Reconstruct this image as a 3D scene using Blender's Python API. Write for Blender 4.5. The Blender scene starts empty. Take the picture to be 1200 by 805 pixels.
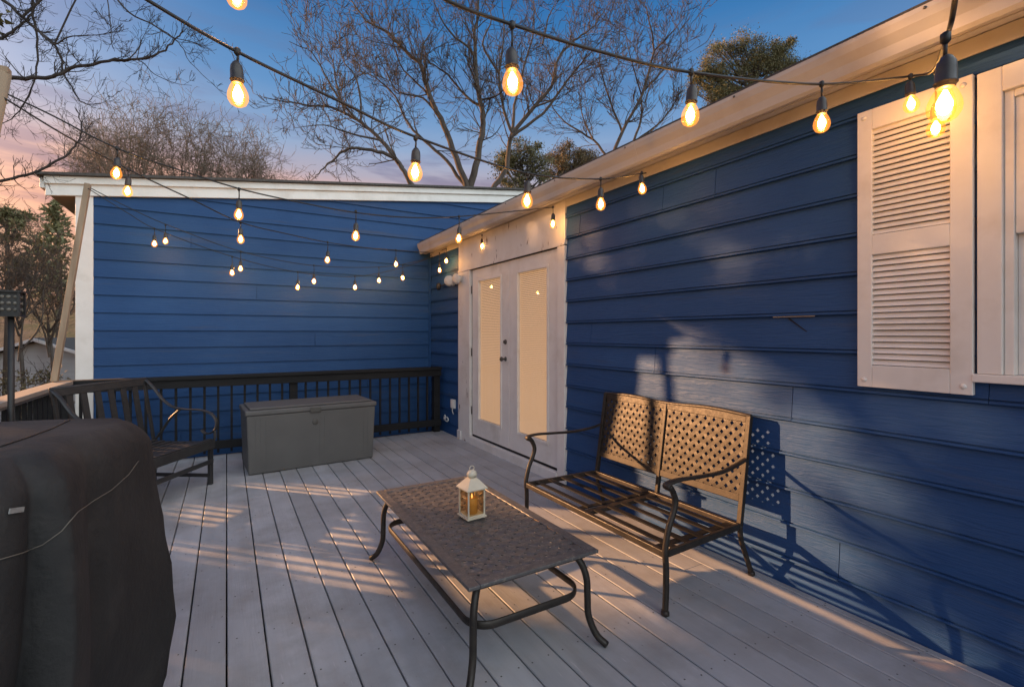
import bpy, math, random
from mathutils import Vector, Matrix, noise as mnoise
random.seed(7)
sc = bpy.context.scene
col = sc.collection
PI = math.pi
rad = math.radians

# ------------------------------------------------------------------ camera
F, HY, YAW, CAMZ = 561.0, 391.3, 0.53757, 1.39
sY, cY = math.sin(YAW), math.cos(YAW)

def ray(u, v):
    r = (u - 600) / F
    return Vector((sY + cY * r, cY - sY * r, (HY - v) / F))
def at_t(u, v, t): return ray(u, v) * t + Vector((0, 0, CAMZ))
def on_z(u, v, z): d = ray(u, v); return d * ((z - CAMZ) / d.z) + Vector((0, 0, CAMZ))
def on_x(u, v, x): d = ray(u, v); return d * (x / d.x) + Vector((0, 0, CAMZ))
def on_y(u, v, y): d = ray(u, v); return d * (y / d.y) + Vector((0, 0, CAMZ))

cd = bpy.data.cameras.new('camera'); cam = bpy.data.objects.new('camera', cd); col.objects.link(cam)
cam.location = (0, 0, CAMZ); cam.rotation_euler = (PI / 2, 0, -YAW)
cd.sensor_width = 36; cd.lens = F / 1200 * 36; cd.shift_y = -(402.5 - HY) / 1200
cd.clip_start = .05; cd.clip_end = 2000
sc.camera = cam

# ------------------------------------------------------------------ materials
def new_mat(name):
    m = bpy.data.materials.new(name); m.use_nodes = True
    nt = m.node_tree; nt.nodes.clear()
    out = nt.nodes.new('ShaderNodeOutputMaterial')
    return m, nt, out
def nd(nt, typ, **kw):
    n = nt.nodes.new(typ)
    for k, v in kw.items():
        if k.startswith('i_'): n.inputs[k[2:].replace('_', ' ')].default_value = v
        elif isinstance(k, str) and hasattr(n, k): setattr(n, k, v)
    return n
def rgb(c): return (c[0], c[1], c[2], 1)
def coords(nt, scale=(1, 1, 1), kind='Object'):
    tc = nd(nt, 'ShaderNodeTexCoord'); mp = nd(nt, 'ShaderNodeMapping'); mp.inputs['Scale'].default_value = scale
    nt.links.new(tc.outputs[kind], mp.inputs['Vector']); return mp.outputs['Vector']
def noisen(nt, vec, scale, detail=4, rough=.55, dist=0):
    n = nd(nt, 'ShaderNodeTexNoise'); n.inputs['Scale'].default_value = scale; n.inputs['Detail'].default_value = detail
    n.inputs['Roughness'].default_value = rough; n.inputs['Distortion'].default_value = dist
    nt.links.new(vec, n.inputs['Vector']); return n.outputs['Fac']
def rampn(nt, fac, stops):
    r = nd(nt, 'ShaderNodeValToRGB'); cr = r.color_ramp
    while len(cr.elements) < len(stops): cr.elements.new(.5)
    for e, (p, c) in zip(cr.elements, stops):
        e.position = p; e.color = rgb(c) if not isinstance(c, (int, float)) else (c, c, c, 1)
    nt.links.new(fac, r.inputs['Fac']); return r.outputs['Color']
def mixc(nt, fac, a, b, mode='MIX'):
    m = nd(nt, 'ShaderNodeMix', data_type='RGBA', blend_type=mode)
    for key, v in (('Factor', fac), ('A', a), ('B', b)):
        s = [i for i in m.inputs if i.name == key and i.type == ('VALUE' if key == 'Factor' else 'RGBA')][0]
        if isinstance(v, (int, float)): s.default_value = v
        elif isinstance(v, tuple): s.default_value = rgb(v)
        else: nt.links.new(v, s)
    return [o for o in m.outputs if o.type == 'RGBA'][0]
def mathn(nt, op, a, b=None):
    m = nd(nt, 'ShaderNodeMath', operation=op)
    for i, v in enumerate((a, b)):
        if v is None: continue
        if isinstance(v, (int, float)): m.inputs[i].default_value = v
        else: nt.links.new(v, m.inputs[i])
    return m.outputs[0]
def bumpn(nt, h, strength, dist):
    b = nd(nt, 'ShaderNodeBump'); b.inputs['Strength'].default_value = strength; b.inputs['Distance'].default_value = dist
    nt.links.new(h, b.inputs['Height']); return b.outputs['Normal']

def mat(name, c1, c2=None, rough=.5, nscale=6, stretch=(1, 1, 1), metal=0, bump=0, bscale=60, bdist=.004, bstretch=None,
        wear=None, wear_scale=20, wear_lo=.62, wear_hi=.68, island=0, spec=.5, rough2=None, grime=None):
    m, nt, out = new_mat(name)
    p = nd(nt, 'ShaderNodeBsdfPrincipled'); nt.links.new(p.outputs[0], out.inputs[0])
    p.inputs['Roughness'].default_value = rough; p.inputs['Metallic'].default_value = metal
    p.inputs['Specular IOR Level'].default_value = spec
    v = coords(nt, stretch)
    n = noisen(nt, v, nscale, 6)
    c = rampn(nt, n, [(.3, c1), (.7, c2 or c1)])
    if island:
        g = nd(nt, 'ShaderNodeNewGeometry')
        k = mathn(nt, 'MULTIPLY_ADD', g.outputs['Random Per Island'], island); k.node.inputs[2].default_value = 1 - island / 2
        h = nd(nt, 'ShaderNodeHueSaturation'); nt.links.new(k, h.inputs['Value']); nt.links.new(c, h.inputs['Color']); c = h.outputs['Color']
    if grime:
        gm = rampn(nt, noisen(nt, coords(nt), grime[1], 5, .6), [(grime[2], 0), (grime[3], 1)])
        c = mixc(nt, gm, c, grime[0])
    if wear:
        w = rampn(nt, noisen(nt, coords(nt, stretch), wear_scale, 8, .65), [(wear_lo, 0), (wear_hi, 1)])
        c = mixc(nt, w, c, wear)
    nt.links.new(c, p.inputs['Base Color'])
    if rough2 is not None:
        rr = rampn(nt, noisen(nt, v, nscale * 2.3, 4), [(.35, rough), (.65, rough2)]); nt.links.new(rr, p.inputs['Roughness'])
    if bump:
        h = noisen(nt, coords(nt, bstretch or stretch), bscale, 6, .6)
        nt.links.new(bumpn(nt, h, bump, bdist), p.inputs['Normal'])
    return m

def siding_mat(name, axis):
    m, nt, out = new_mat(name)
    p = nd(nt, 'ShaderNodeBsdfPrincipled'); nt.links.new(p.outputs[0], out.inputs[0])
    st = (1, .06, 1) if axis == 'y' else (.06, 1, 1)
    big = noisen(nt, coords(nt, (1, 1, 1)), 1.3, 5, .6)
    q_ = 1.16 if axis == 'y' else 1.0  # right wall paint brightened to offset the dimmer light it gets
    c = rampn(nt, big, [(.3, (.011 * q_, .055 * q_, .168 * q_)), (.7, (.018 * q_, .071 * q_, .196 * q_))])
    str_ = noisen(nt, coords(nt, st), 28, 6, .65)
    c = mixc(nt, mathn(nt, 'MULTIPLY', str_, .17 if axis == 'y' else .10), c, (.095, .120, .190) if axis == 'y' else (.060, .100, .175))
    g = nd(nt, 'ShaderNodeNewGeometry')
    k = mathn(nt, 'MULTIPLY_ADD', g.outputs['Random Per Island'], .16); k.node.inputs[2].default_value = .92
    hs = nd(nt, 'ShaderNodeHueSaturation'); nt.links.new(k, hs.inputs['Value']); nt.links.new(c, hs.inputs['Color']); c = hs.outputs['Color']
    dirt = rampn(nt, noisen(nt, coords(nt, st), 9, 8, .7), [(.58, 0), (.74, .6)])
    c = mixc(nt, dirt, c, (.06, .075, .11))
    nt.links.new(c, p.inputs['Base Color'])
    rr = rampn(nt, str_, [(.3, .44), (.7, .62)]); nt.links.new(rr, p.inputs['Roughness']); p.inputs['Specular IOR Level'].default_value = .24
    # embossed wood grain: long wavy lines
    st2 = (1, .085, 1) if axis == 'y' else (.085, 1, 1)
    w = noisen(nt, coords(nt, st2), 75, 5, .6, .8)
    fine = noisen(nt, coords(nt, (1, 1, 1)), 9, 3)
    hsum = mathn(nt, 'ADD', w, mathn(nt, 'MULTIPLY', fine, .6))
    nt.links.new(bumpn(nt, hsum, .85 if axis == 'y' else .5, .006), p.inputs['Normal'])
    return m

def deck_mat():
    m, nt, out = new_mat('deck_paint')
    p = nd(nt, 'ShaderNodeBsdfPrincipled'); nt.links.new(p.outputs[0], out.inputs[0])
    n = noisen(nt, coords(nt, (1, .12, 1)), 14, 7, .62)
    c = rampn(nt, n, [(.25, (.368, .371, .378)), (.55, (.437, .440, .447)), (.8, (.495, .498, .505))])
    g = nd(nt, 'ShaderNodeNewGeometry')
    k = mathn(nt, 'MULTIPLY_ADD', g.outputs['Random Per Island'], .19); k.node.inputs[2].default_value = .91
    hs = nd(nt, 'ShaderNodeHueSaturation'); nt.links.new(k, hs.inputs['Value']); nt.links.new(c, hs.inputs['Color']); c = hs.outputs['Color']
    dirt = rampn(nt, noisen(nt, coords(nt), 2.2, 6, .65), [(.44, 0), (.70, .85)])
    c = mixc(nt, dirt, c, (.29, .278, .265))
    chips = rampn(nt, noisen(nt, coords(nt, (1, .3, 1)), 38, 5, .7), [(.675, 0), (.71, .85)])
    c = mixc(nt, chips, c, (.13, .105, .095))
    lightc = rampn(nt, noisen(nt, coords(nt, (1, .08, 1)), 60, 4, .6), [(.66, 0), (.72, .5)])
    c = mixc(nt, lightc, c, (.6, .58, .6))
    nt.links.new(c, p.inputs['Base Color'])
    rr = rampn(nt, n, [(.3, .42), (.7, .68)]); nt.links.new(rr, p.inputs['Roughness'])
    h = noisen(nt, coords(nt, (1, .05, 1)), 90, 5, .6)
    nt.links.new(bumpn(nt, h, .35, .004), p.inputs['Normal'])
    return m

def emis(name, c, s):
    m, nt, out = new_mat(name)
    e = nd(nt, 'ShaderNodeEmission'); e.inputs[0].default_value = rgb(c); e.inputs[1].default_value = s
    nt.links.new(e.outputs[0], out.inputs[0]); return m
def glass_pane(name, tint=(1, 1, 1), gl=.12):
    m, nt, out = new_mat(name)
    t = nd(nt, 'ShaderNodeBsdfTransparent'); t.inputs[0].default_value = rgb(tint)
    g = nd(nt, 'ShaderNodeBsdfGlossy'); g.inputs['Roughness'].default_value = .03
    fr = nd(nt, 'ShaderNodeLayerWeight'); fr.inputs[0].default_value = .5
    k = mathn(nt, 'MULTIPLY_ADD', mathn(nt, 'POWER', fr.outputs['Facing'], 4.0), .7); k.node.inputs[2].default_value = gl * .4
    mx = nd(nt, 'ShaderNodeMixShader'); nt.links.new(k, mx.inputs[0]); nt.links.new(t.outputs[0], mx.inputs[1]); nt.links.new(g.outputs[0], mx.inputs[2])
    nt.links.new(mx.outputs[0], out.inputs[0]); return m
def bulb_glass():
    m, nt, out = new_mat('amber_bulb_glass')
    t = nd(nt, 'ShaderNodeBsdfTransparent'); t.inputs[0].default_value = (1, .86, .6, 1)
    e = nd(nt, 'ShaderNodeEmission'); e.inputs[0].default_value = (1, .33, .05, 1); e.inputs[1].default_value = BULB_GLASS
    a = nd(nt, 'ShaderNodeAddShader'); nt.links.new(t.outputs[0], a.inputs[0]); nt.links.new(e.outputs[0], a.inputs[1])
    g = nd(nt, 'ShaderNodeBsdfGlossy'); g.inputs['Roughness'].default_value = .02
    mx = nd(nt, 'ShaderNodeMixShader'); mx.inputs[0].default_value = .035; nt.links.new(a.outputs[0], mx.inputs[1]); nt.links.new(g.outputs[0], mx.inputs[2])
    nt.links.new(mx.outputs[0], out.inputs[0]); return m

BULB_GLASS = .26
BULB_CORE = 95.0
M = {}
M['side_y'] = siding_mat('blue_siding_paint_along', 'y')
M['side_x'] = siding_mat('blue_siding_paint_across', 'x')
M['deck'] = deck_mat()
M['white'] = mat('white_trim_paint', (.78, .745, .685), (.85, .82, .765), .42, 5, (1, 1, 1), bump=.15, bscale=70, bstretch=(1, 1, .1),
                 grime=((.62, .57, .49), 3.2, .52, .85))
M['white_worn'] = mat('worn_white_trim_paint', (.72, .69, .64), (.80, .77, .72), .5, 5, (1, 1, .25), bump=.3, bscale=60, bstretch=(1, 1, .15),
                      wear=(.13, .075, .05), wear_scale=16, wear_lo=.63, wear_hi=.66, grime=((.58, .52, .44), 4, .5, .85))
M['gutter'] = mat('gutter_paint', (.50, .46, .41), (.60, .56, .50), .38, 4, (1, .2, 1), bump=.1, bscale=12, grime=((.42, .35, .28), 2.5, .5, .8))
M['shingle'] = mat('roof_shingle', (.06, .055, .05), (.11, .10, .09), .9, 30, bump=.6, bscale=90)
M['dark_rail'] = mat('dark_stained_rail', (.0085, .0085, .009), (.017, .0165, .017), .65, 8, (.3, 1, 1), spec=.25, bump=.4, bscale=60)
M['rail_wood'] = mat('weathered_rail_wood', (.26, .21, .17), (.36, .30, .25), .8, 9, (1, .08, 1), bump=.5, bscale=50)
M['rail_gray'] = mat('gray_rail_paint', (.13, .125, .125), (.19, .185, .18), .7, 9, (1, .08, 1), bump=.4, bscale=50)
M['bronze'] = mat('brushed_bronze_metal', (.027, .022, .0185), (.047, .038, .030), .40, 22, metal=.35, bump=.12, bscale=160, rough2=.55,
                  wear=(.085, .063, .043), wear_scale=45, wear_lo=.62, wear_hi=.70)
M['tabletop'] = mat('woven_table_metal', (.095, .089, .086), (.15, .142, .137), .30, 26, metal=.3, bump=.15, bscale=170, rough2=.5,
                    wear=(.27, .235, .20), wear_scale=50, wear_lo=.56, wear_hi=.68)  # worn flecks, lightened to stand in for glints as well
M['seat_metal'] = mat('dark_seat_metal', (.010, .009, .0085), (.020, .017, .015), .5, 22, metal=.1, rough2=.65, spec=.3)
M['bench_metal'] = mat('dark_gray_bench_metal', (.026, .027, .028), (.042, .042, .042), .45, 14, metal=.15, bump=.1, bscale=140)
M['box'] = mat('gray_resin', (.098, .095, .09), (.118, .115, .108), .55, 3, bump=.25, bscale=120, bdist=.002)
M['box_dark'] = mat('dark_gray_resin', (.065, .062, .055), (.085, .08, .07), .5, 5)
M['cover'] = mat('charcoal_cover_fabric', (.020, .0195, .0195), (.036, .034, .033), .75, 3, bump=.4, bscale=30, bdist=.015, grime=((.068, .062, .057), 2.2, .45, .72), spec=.3)
M['piping'] = mat('tan_seam_thread', (.13, .11, .09), (.17, .15, .12), .7, 30)
M['tag'] = mat('pale_tag', (.20, .19, .18), (.34, .33, .31), .5, 90)
M['black'] = mat('black_rubber', (.012, .012, .012), (.022, .021, .020), .5, 20)
M['socket'] = mat('aged_black_socket', (.035, .030, .026), (.062, .053, .045), .42, 40, bump=.1, bscale=120)
M['cord'] = mat('black_cord', (.012, .011, .010), (.022, .020, .018), .5, 30)
M['bulbglass'] = bulb_glass()
M['core'] = emis('glowing_filament', (1, .60, .26), BULB_CORE)
M['pole'] = mat('weathered_pole_wood', (.26, .175, .11), (.40, .29, .19), .8, 12, (1, 1, .08), bump=.5, bscale=50)
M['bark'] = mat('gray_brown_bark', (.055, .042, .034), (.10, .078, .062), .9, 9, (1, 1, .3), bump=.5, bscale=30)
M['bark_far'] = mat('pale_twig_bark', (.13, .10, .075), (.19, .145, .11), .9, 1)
M['bark_dark'] = mat('dark_bark', (.035, .028, .025), (.06, .048, .042), .9, 9, (1, 1, .3), bump=.4, bscale=30)
M['needle'] = mat('evergreen_needles', (.115, .112, .050), (.22, .20, .09), .7, 2.0, island=.5)
M['leaf'] = mat('shrub_leaves', (.13, .095, .046), (.21, .155, .075), .7, 3.0, island=.6)
M['ground'] = mat('leaf_litter_ground', (.085, .055, .035), (.16, .11, .07), .95, .5, bump=.8, bscale=4, bdist=.2, grime=((.06, .07, .025), .12, .5, .62))
M['nb_roof'] = mat('pale_gray_roof', (.30, .30, .30), (.38, .38, .38), .8, 4, (.2, 1, 1), bump=.4, bscale=8)
M['nb_wall'] = mat('pale_gray_wall', (.34, .34, .34), (.42, .42, .42), .7, 2, (.1, .1, 3), bump=.3, bscale=10)
M['nb_trim'] = mat('far_white_trim', (.6, .58, .56), (.66, .64, .62), .6, 2)
M['lantern'] = mat('cream_lantern_paint', (.56, .50, .38), (.66, .60, .47), .45, 20, wear=(.3, .2, .12), wear_scale=60, wear_lo=.66, wear_hi=.7)
M['candle'] = mat('amber_wax', (.62, .33, .10), (.70, .40, .14), .5, 20)
M['lantern_glass'] = glass_pane('lantern_amber_glass', (.95, .80, .55))
M['pane'] = glass_pane('clear_window_pane', (.96, .97, .98))
M['blind_lit'] = None
M['shade'] = mat('white_roller_shade', (.62, .58, .54), (.68, .64, .60), .7, 2)
M['shade_gray'] = mat('gray_green_shade', (.50, .50, .45), (.56, .56, .51), .7, 2)
M['metal'] = mat('dull_door_metal', (.10, .09, .08), (.16, .14, .12), .35, 30, metal=.8)
M['gap'] = mat('dark_gap', (.012, .011, .012), None, .9)
M['plastic'] = mat('white_plastic', (.62, .61, .58), (.68, .67, .64), .4, 12)
M['lamp_face'] = mat('flood_lamp_face', (.62, .57, .50), (.72, .67, .60), .25, 30)
M['tan_soffit'] = mat('bare_plywood_soffit', (.34, .21, .09), (.42, .27, .13), .8, 6)
M['foundation'] = mat('gray_skirt_board', (.115, .125, .135), (.15, .155, .16), .6, 5, (1, .1, 1), bump=.3, bscale=60)
M['splinter'] = mat('bare_split_wood', (.40, .32, .25), (.5, .42, .34), .8, 20)

m, nt, out = new_mat('lit_blind_slats')
p = nd(nt, 'ShaderNodeBsdfPrincipled'); nt.links.new(p.outputs[0], out.inputs[0])
p.inputs['Base Color'].default_value = (.60, .50, .38, 1); p.inputs['Roughness'].default_value = .6
p.inputs['Emission Color'].default_value = (1, .56, .26, 1); p.inputs['Emission Strength'].default_value = .19
M['blind_lit'] = m

# ------------------------------------------------------------------ mesh builder
class MB:
    def __init__(s): s.v = []; s.f = []; s.mi = []; s.sm = []
    def add(s, vs, fs, mi=0, smooth=False):
        o = len(s.v); s.v += [tuple(x) for x in vs]
        for f in fs: s.f.append(tuple(i + o for i in f)); s.mi.append(mi); s.sm.append(smooth)
    def box(s, a, b, mi=0):
        x0, y0, z0 = a; x1, y1, z1 = b
        if x0 > x1: x0, x1 = x1, x0
        if y0 > y1: y0, y1 = y1, y0
        if z0 > z1: z0, z1 = z1, z0
        s.add([(x0, y0, z0), (x1, y0, z0), (x1, y1, z0), (x0, y1, z0), (x0, y0, z1), (x1, y0, z1), (x1, y1, z1), (x0, y1, z1)],
              [(0, 3, 2, 1), (4, 5, 6, 7), (0, 1, 5, 4), (1, 2, 6, 5), (2, 3, 7, 6), (3, 0, 4, 7)], mi)
    def bar(s, a, b, w, h, up=(0, 0, 1), mi=0):
        a = Vector(a); b = Vector(b); d = (b - a).normalized(); up = Vector(up)
        sd = d.cross(up)
        if sd.length < 1e-5: sd = d.cross(Vector((1, 0, 0)))
        sd.normalize(); u = sd.cross(d).normalized(); sd *= w / 2; u *= h / 2
        vs = [a - sd - u, a + sd - u, a + sd + u, a - sd + u, b - sd - u, b + sd - u, b + sd + u, b - sd + u]
        s.add(vs, [(0, 1, 2, 3), (7, 6, 5, 4), (0, 4, 5, 1), (1, 5, 6, 2), (2, 6, 7, 3), (3, 7, 4, 0)], mi)
    def tube(s, pts, r, n=8, mi=0, smooth=True, cap=True, flat=None):
        pts = [Vector(p) for p in pts]; N = len(pts)
        rs = list(r) if isinstance(r, (list, tuple)) else [r] * N
        ref = None; vs = []
        for i, p in enumerate(pts):
            d = (pts[min(i + 1, N - 1)] - pts[max(i - 1, 0)])
            if d.length < 1e-9: d = Vector((0, 0, 1))
            d.normalize()
            if ref is None:
                ref = d.cross(Vector((0, 0, 1)))
                if ref.length < 1e-3: ref = d.cross(Vector((1, 0, 0)))
                if flat is not None:
                    ref = Vector(flat) - d * Vector(flat).dot(d)
            ref = (ref - d * ref.dot(d)).normalized(); bn = d.cross(ref)
            for k in range(n):
                a = 2 * PI * k / n + (PI / n if n == 4 else 0)
                if flat is not None and isinstance(rs[i], tuple):
                    vs.append(p + ref * math.cos(a) * rs[i][0] + bn * math.sin(a) * rs[i][1])
                else:
                    vs.append(p + (ref * math.cos(a) + bn * math.sin(a)) * rs[i])
        fs = []
        for i in range(N - 1):
            for k in range(n):
                k2 = (k + 1) % n
                fs.append((i * n + k, i * n + k2, (i + 1) * n + k2, (i + 1) * n + k))
        if cap: fs.append(tuple(range(n))[::-1]); fs.append(tuple((N - 1) * n + k for k in range(n)))
        s.add(vs, fs, mi, smooth)
    def lathe(s, prof, c=(0, 0, 0), n=16, mi=0, smooth=True, axis=None):
        c = Vector(c); vs = []
        if axis is None: X, Y, Z = Vector((1, 0, 0)), Vector((0, 1, 0)), Vector((0, 0, 1))
        else:
            Z = Vector(axis).normalized(); X = Z.cross(Vector((0, 0, 1)))
            if X.length < 1e-3: X = Vector((1, 0, 0))
            X.normalize(); Y = Z.cross(X)
        for r, z in prof:
            for k in range(n):
                a = 2 * PI * k / n
                vs.append(c + Z * z + (X * math.cos(a) + Y * math.sin(a)) * max(r, 1e-4))
        fs = []
        for i in range(len(prof) - 1):
            for k in range(n):
                k2 = (k + 1) % n; fs.append((i * n + k, i * n + k2, (i + 1) * n + k2, (i + 1) * n + k))
        fs.append(tuple(range(n))[::-1]); fs.append(tuple((len(prof) - 1) * n + k for k in range(n)))
        s.add(vs, fs, mi, smooth)
    def prism(s, prof, a, b, mi=0, smooth=False):
        """profile of 3-D points swept by the vector b-a"""
        d = Vector(b) - Vector(a); n = len(prof)
        vs = [Vector(p) for p in prof] + [Vector(p) + d for p in prof]
        fs = [(i, (i + 1) % n, n + (i + 1) % n, n + i) for i in range(n)] + [tuple(range(n))[::-1], tuple(range(n, 2 * n))]
        s.add(vs, fs, mi, smooth)
    def build(s, name, mats, parent=None, origin=None, bevel=0, rot=None):
        me = bpy.data.meshes.new(name)
        o = bpy.data.objects.new(name, me)
        org = Vector(origin) if origin is not None else (Vector(parent['_o']) if parent is not None and '_o' in parent else Vector((0, 0, 0)))
        me.from_pydata([tuple(Vector(x) - org) for x in s.v], [], s.f)
        if not isinstance(mats, (list, tuple)): mats = [mats]
        for q in mats: me.materials.append(q)
        me.polygons.foreach_set('material_index', s.mi); me.polygons.foreach_set('use_smooth', s.sm)
        me.update(); col.objects.link(o)
        if parent is not None: o.parent = parent
        elif origin is not None: o.location = org
        if parent is not None and '_o' in parent: o['_o'] = tuple(parent['_o'])
        if bevel:
            b = o.modifiers.new('bevel', 'BEVEL'); b.width = bevel; b.segments = 2; b.limit_method = 'ANGLE'; b.angle_limit = rad(40)
        return o

def tag(o, label=None, cat=None, group=None, kind=None):
    if label: o['label'] = label
    if cat: o['category'] = cat
    if group: o['group'] = group
    if kind: o['kind'] = kind
    return o
def thing(name, loc, label, cat, group=None, rotz=0, local=False):
    o = bpy.data.objects.new(name, None); col.objects.link(o); o.location = loc; o.rotation_euler = (0, 0, rotz)
    o.empty_display_size = .1
    o['_o'] = (0, 0, 0) if local else tuple(loc)
    return tag(o, label, cat, group)
def smooth_path(pts, k=5):
    pts = [Vector(p) for p in pts]; out = []
    P = [pts[0] * 2 - pts[1]] + pts + [pts[-1] * 2 - pts[-2]]
    for i in range(1, len(P) - 2):
        for j in range(k):
            t = j / k; a, b, c, d = P[i - 1], P[i], P[i + 1], P[i + 2]
            out.append(.5 * ((2 * b) + (c - a) * t + (2 * a - 5 * b + 4 * c - d) * t * t + (3 * b - a - 3 * c + d) * t ** 3))
    out.append(pts[-1]); return out

# ------------------------------------------------------------------ ground and hill
XW, YB, XL, YR = 2.70, 6.96, -1.38, 6.40       # right wall, back wall, left railing, back railing
def sm(a, b, x): t = max(0, min(1, (x - a) / (b - a) if b != a else 0)); return t * t * (3 - 2 * t)
def gz(x, y):
    d = math.hypot(x, y)
    return -1.25 - 1.0 * sm(6, 18, d) + 7.8 * sm(24, 75, d) + .5 * (mnoise.noise(Vector((x * .07, y * .07, 0)))) * sm(8, 30, d)
g = MB(); rings = [0, 2, 4, 6, 8, 11, 14, 18, 22, 26, 30, 35, 40, 46, 52, 60, 70, 85, 110, 160, 300, 700]
NA = 96; vs = []; fs = []
for r in rings:
    for k in range(NA):
        a = 2 * PI * k / NA; x, y = r * math.cos(a), r * math.sin(a); vs.append((x, y, gz(x, y)))
for i in range(len(rings) - 1):
    for k in range(NA):
        k2 = (k + 1) % NA; fs.append((i * NA + k, (i + 1) * NA + k, (i + 1) * NA + k2, i * NA + k2))
g.add(vs, fs, 0, True)
tag(g.build('ground', M['ground']), 'brown leaf covered ground rising to a low hill beyond the deck', 'ground', kind='structure')

# ------------------------------------------------------------------ deck
PITCH = .1545
d = MB(); nails = MB()
Z0, TH = -.034, .034
for k in range(-10, 18):
    x0 = k * PITCH + .0035; x1 = (k + 1) * PITCH - .0035
    if x0 < -1.52: continue
    x1 = min(x1, 2.672)
    if x1 - x0 < .02: continue
    y0, y1 = -2.6, 6.46
    cut = 4.65 if (k < 9) else (1.9 if k % 2 else 3.9)
    segs = [(y0, cut - .0015), (cut + .0015, y1)] if k < 7 or k > 14 else [(y0, y1)]
    for (a, b) in segs:
        dz = random.uniform(-.0012, .0012)
        e = .0035
        prof = [(x0, a, Z0 + dz), (x1, a, Z0 + dz), (x1, a, -e + dz), (x1 - e, a, dz), (x0 + e, a, dz), (x0, a, -e + dz)]
        d.prism(prof, (0, a, 0), (0, b, 0))
    yj = y0 + .2
    while yj < y1:
        for fx in (.2, .8):
            cx = x0 + (x1 - x0) * fx + random.uniform(-.008, .008); cy = yj + random.uniform(-.01, .01); r = .0042
            nails.add([(cx + r * math.cos(q * PI / 3), cy + r * math.sin(q * PI / 3), .0018) for q in range(6)], [tuple(range(6))])
        yj += .41
dk = d.build('deck', M['deck']); tag(dk, 'gray painted board deck floor in front of the blue house', 'deck', kind='structure')
nails.build('nail_heads', M['box_dark'], dk)
j = MB()
for k in range(22): j.box((-1.5, -2.5 + k * .41 - .02, -.22), (2.66, -2.5 + k * .41 + .02, -.036))
j.box((-1.53, -2.6, -.26), (-1.50, 6.46, -.005)); j.box((-1.5, 6.462, -.26), (2.66, 6.50, -.004))
j.build('deck_joists', M['dark_rail'], dk)

# ------------------------------------------------------------------ house
house = thing('house', (2.7, 6.96, -1.2), 'blue clapboard house with white trim, French door and gabled side wing', 'house')
EXP = .193; ZS0 = 1.102 - EXP * 7
def course_yz(mb, y0, y1, zb, zt):
    """one lapped board on the right wall (faces -X) with a thick drip edge"""
    X = XW
    prof = [(X, zb), (X - .025, zb), (X - .026, zb + .003), (X - .025, zb + .011), (X - .0125, zb + .0125), (X - .0125, zb + .0175), (X - .0205, zb + .0195), (X - .0035, zt), (X, zt)]
    mb.prism([(x, y0, z) for x, z in prof], (0, y0, 0), (0, y1, 0))
DOOR_Y0, DOOR_Y1 = 3.525, 5.87
WIN_Y0, WIN_Y1 = -.42, .715
WIN_Z0, WIN_Z1 = on_x(1150, 438, XW - .03).z, 2.46
breaks = {}
def course_index(z): return int(math.floor((z - ZS0) / EXP))
for (u, v) in ((681, 262), (778.5, 232), (694, 393), (769, 424), (840, 205), (930, 480), (985, 640)):
    q = on_x(u, v, XW); breaks.setdefault(course_index(q.z), []).append(q.y)
w = MB()
for k in range(0, 17):
    zb = ZS0 + k * EXP + random.uniform(-.0025, .0025); zt = zb + EXP + .012
    if zb > 2.56: break
    zt = min(zt, 2.60)
    spans = [(-2.8, 6.955)]
    def cut(spans, a, b):
        o = []
        for s0, s1 in spans:
            if b <= s0 or a >= s1: o.append((s0, s1)); continue
            if s0 < a: o.append((s0, a))
            if s1 > b: o.append((b, s1))
        return o
    spans = cut(spans, DOOR_Y0 + .01, DOOR_Y1 - .01)
    if zt > WIN_Z0 + .02 and zb < WIN_Z1 - .02: spans = cut(spans, WIN_Y0 + .03, WIN_Y1 - .03)
    for y in breaks.get(k, []) + ([1.4 + (k * 1.37) % 2.0] if k < 2 else []): spans = cut(spans, y - .0018, y + .0018)
    for s0, s1 in spans: course_yz(w, s0, s1, zb, zt)
    if zb < WIN_Z0 - .03 and zt > WIN_Z0 + .02: course_yz(w, WIN_Y0 + .032, WIN_Y1 - .032, zb, WIN_Z0 - .002)
    if zb < WIN_Z1 - .02 and zt > WIN_Z1 + .01: w.box((XW - .02, WIN_Y0 + .032, WIN_Z1 - .01), (XW - .001, WIN_Y1 - .032, zt))
tag(w.build('siding_wall', M['side_y'], house), 'long blue clapboard wall beside the French door')
# sheathing behind, so that gaps are dark
b = MB(); b.box((XW + .004, -2.8, -1.3), (XW + .10, WIN_Y0 + .03, 2.6)); b.box((XW + .004, WIN_Y1 - .03, -1.3), (XW + .10, DOOR_Y0 + .02, 2.6)); b.box((XW + .004, WIN_Y0 + .0305, -1.3), (XW + .10, WIN_Y1 - .0305, WIN_Z0 - .002)); b.box((XW + .004, WIN_Y0 + .0305, WIN_Z1 + .002), (XW + .10, WIN_Y1 - .0305, 2.6)); b.box((XW + .004, DOOR_Y1 - .02, -1.3), (XW + .10, 6.96, 2.6))
b.box((XW + .10, DOOR_Y0, -1.3), (XW + .13, DOOR_Y1, 2.6))
b.build('sheathing', M['gap'], house)
sk = MB(); sk.box((XW - .012, -2.8, -1.2), (XW + .003, DOOR_Y0, ZS0 + .003)); sk.build('skirt_board', M['foundation'], house)

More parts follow.
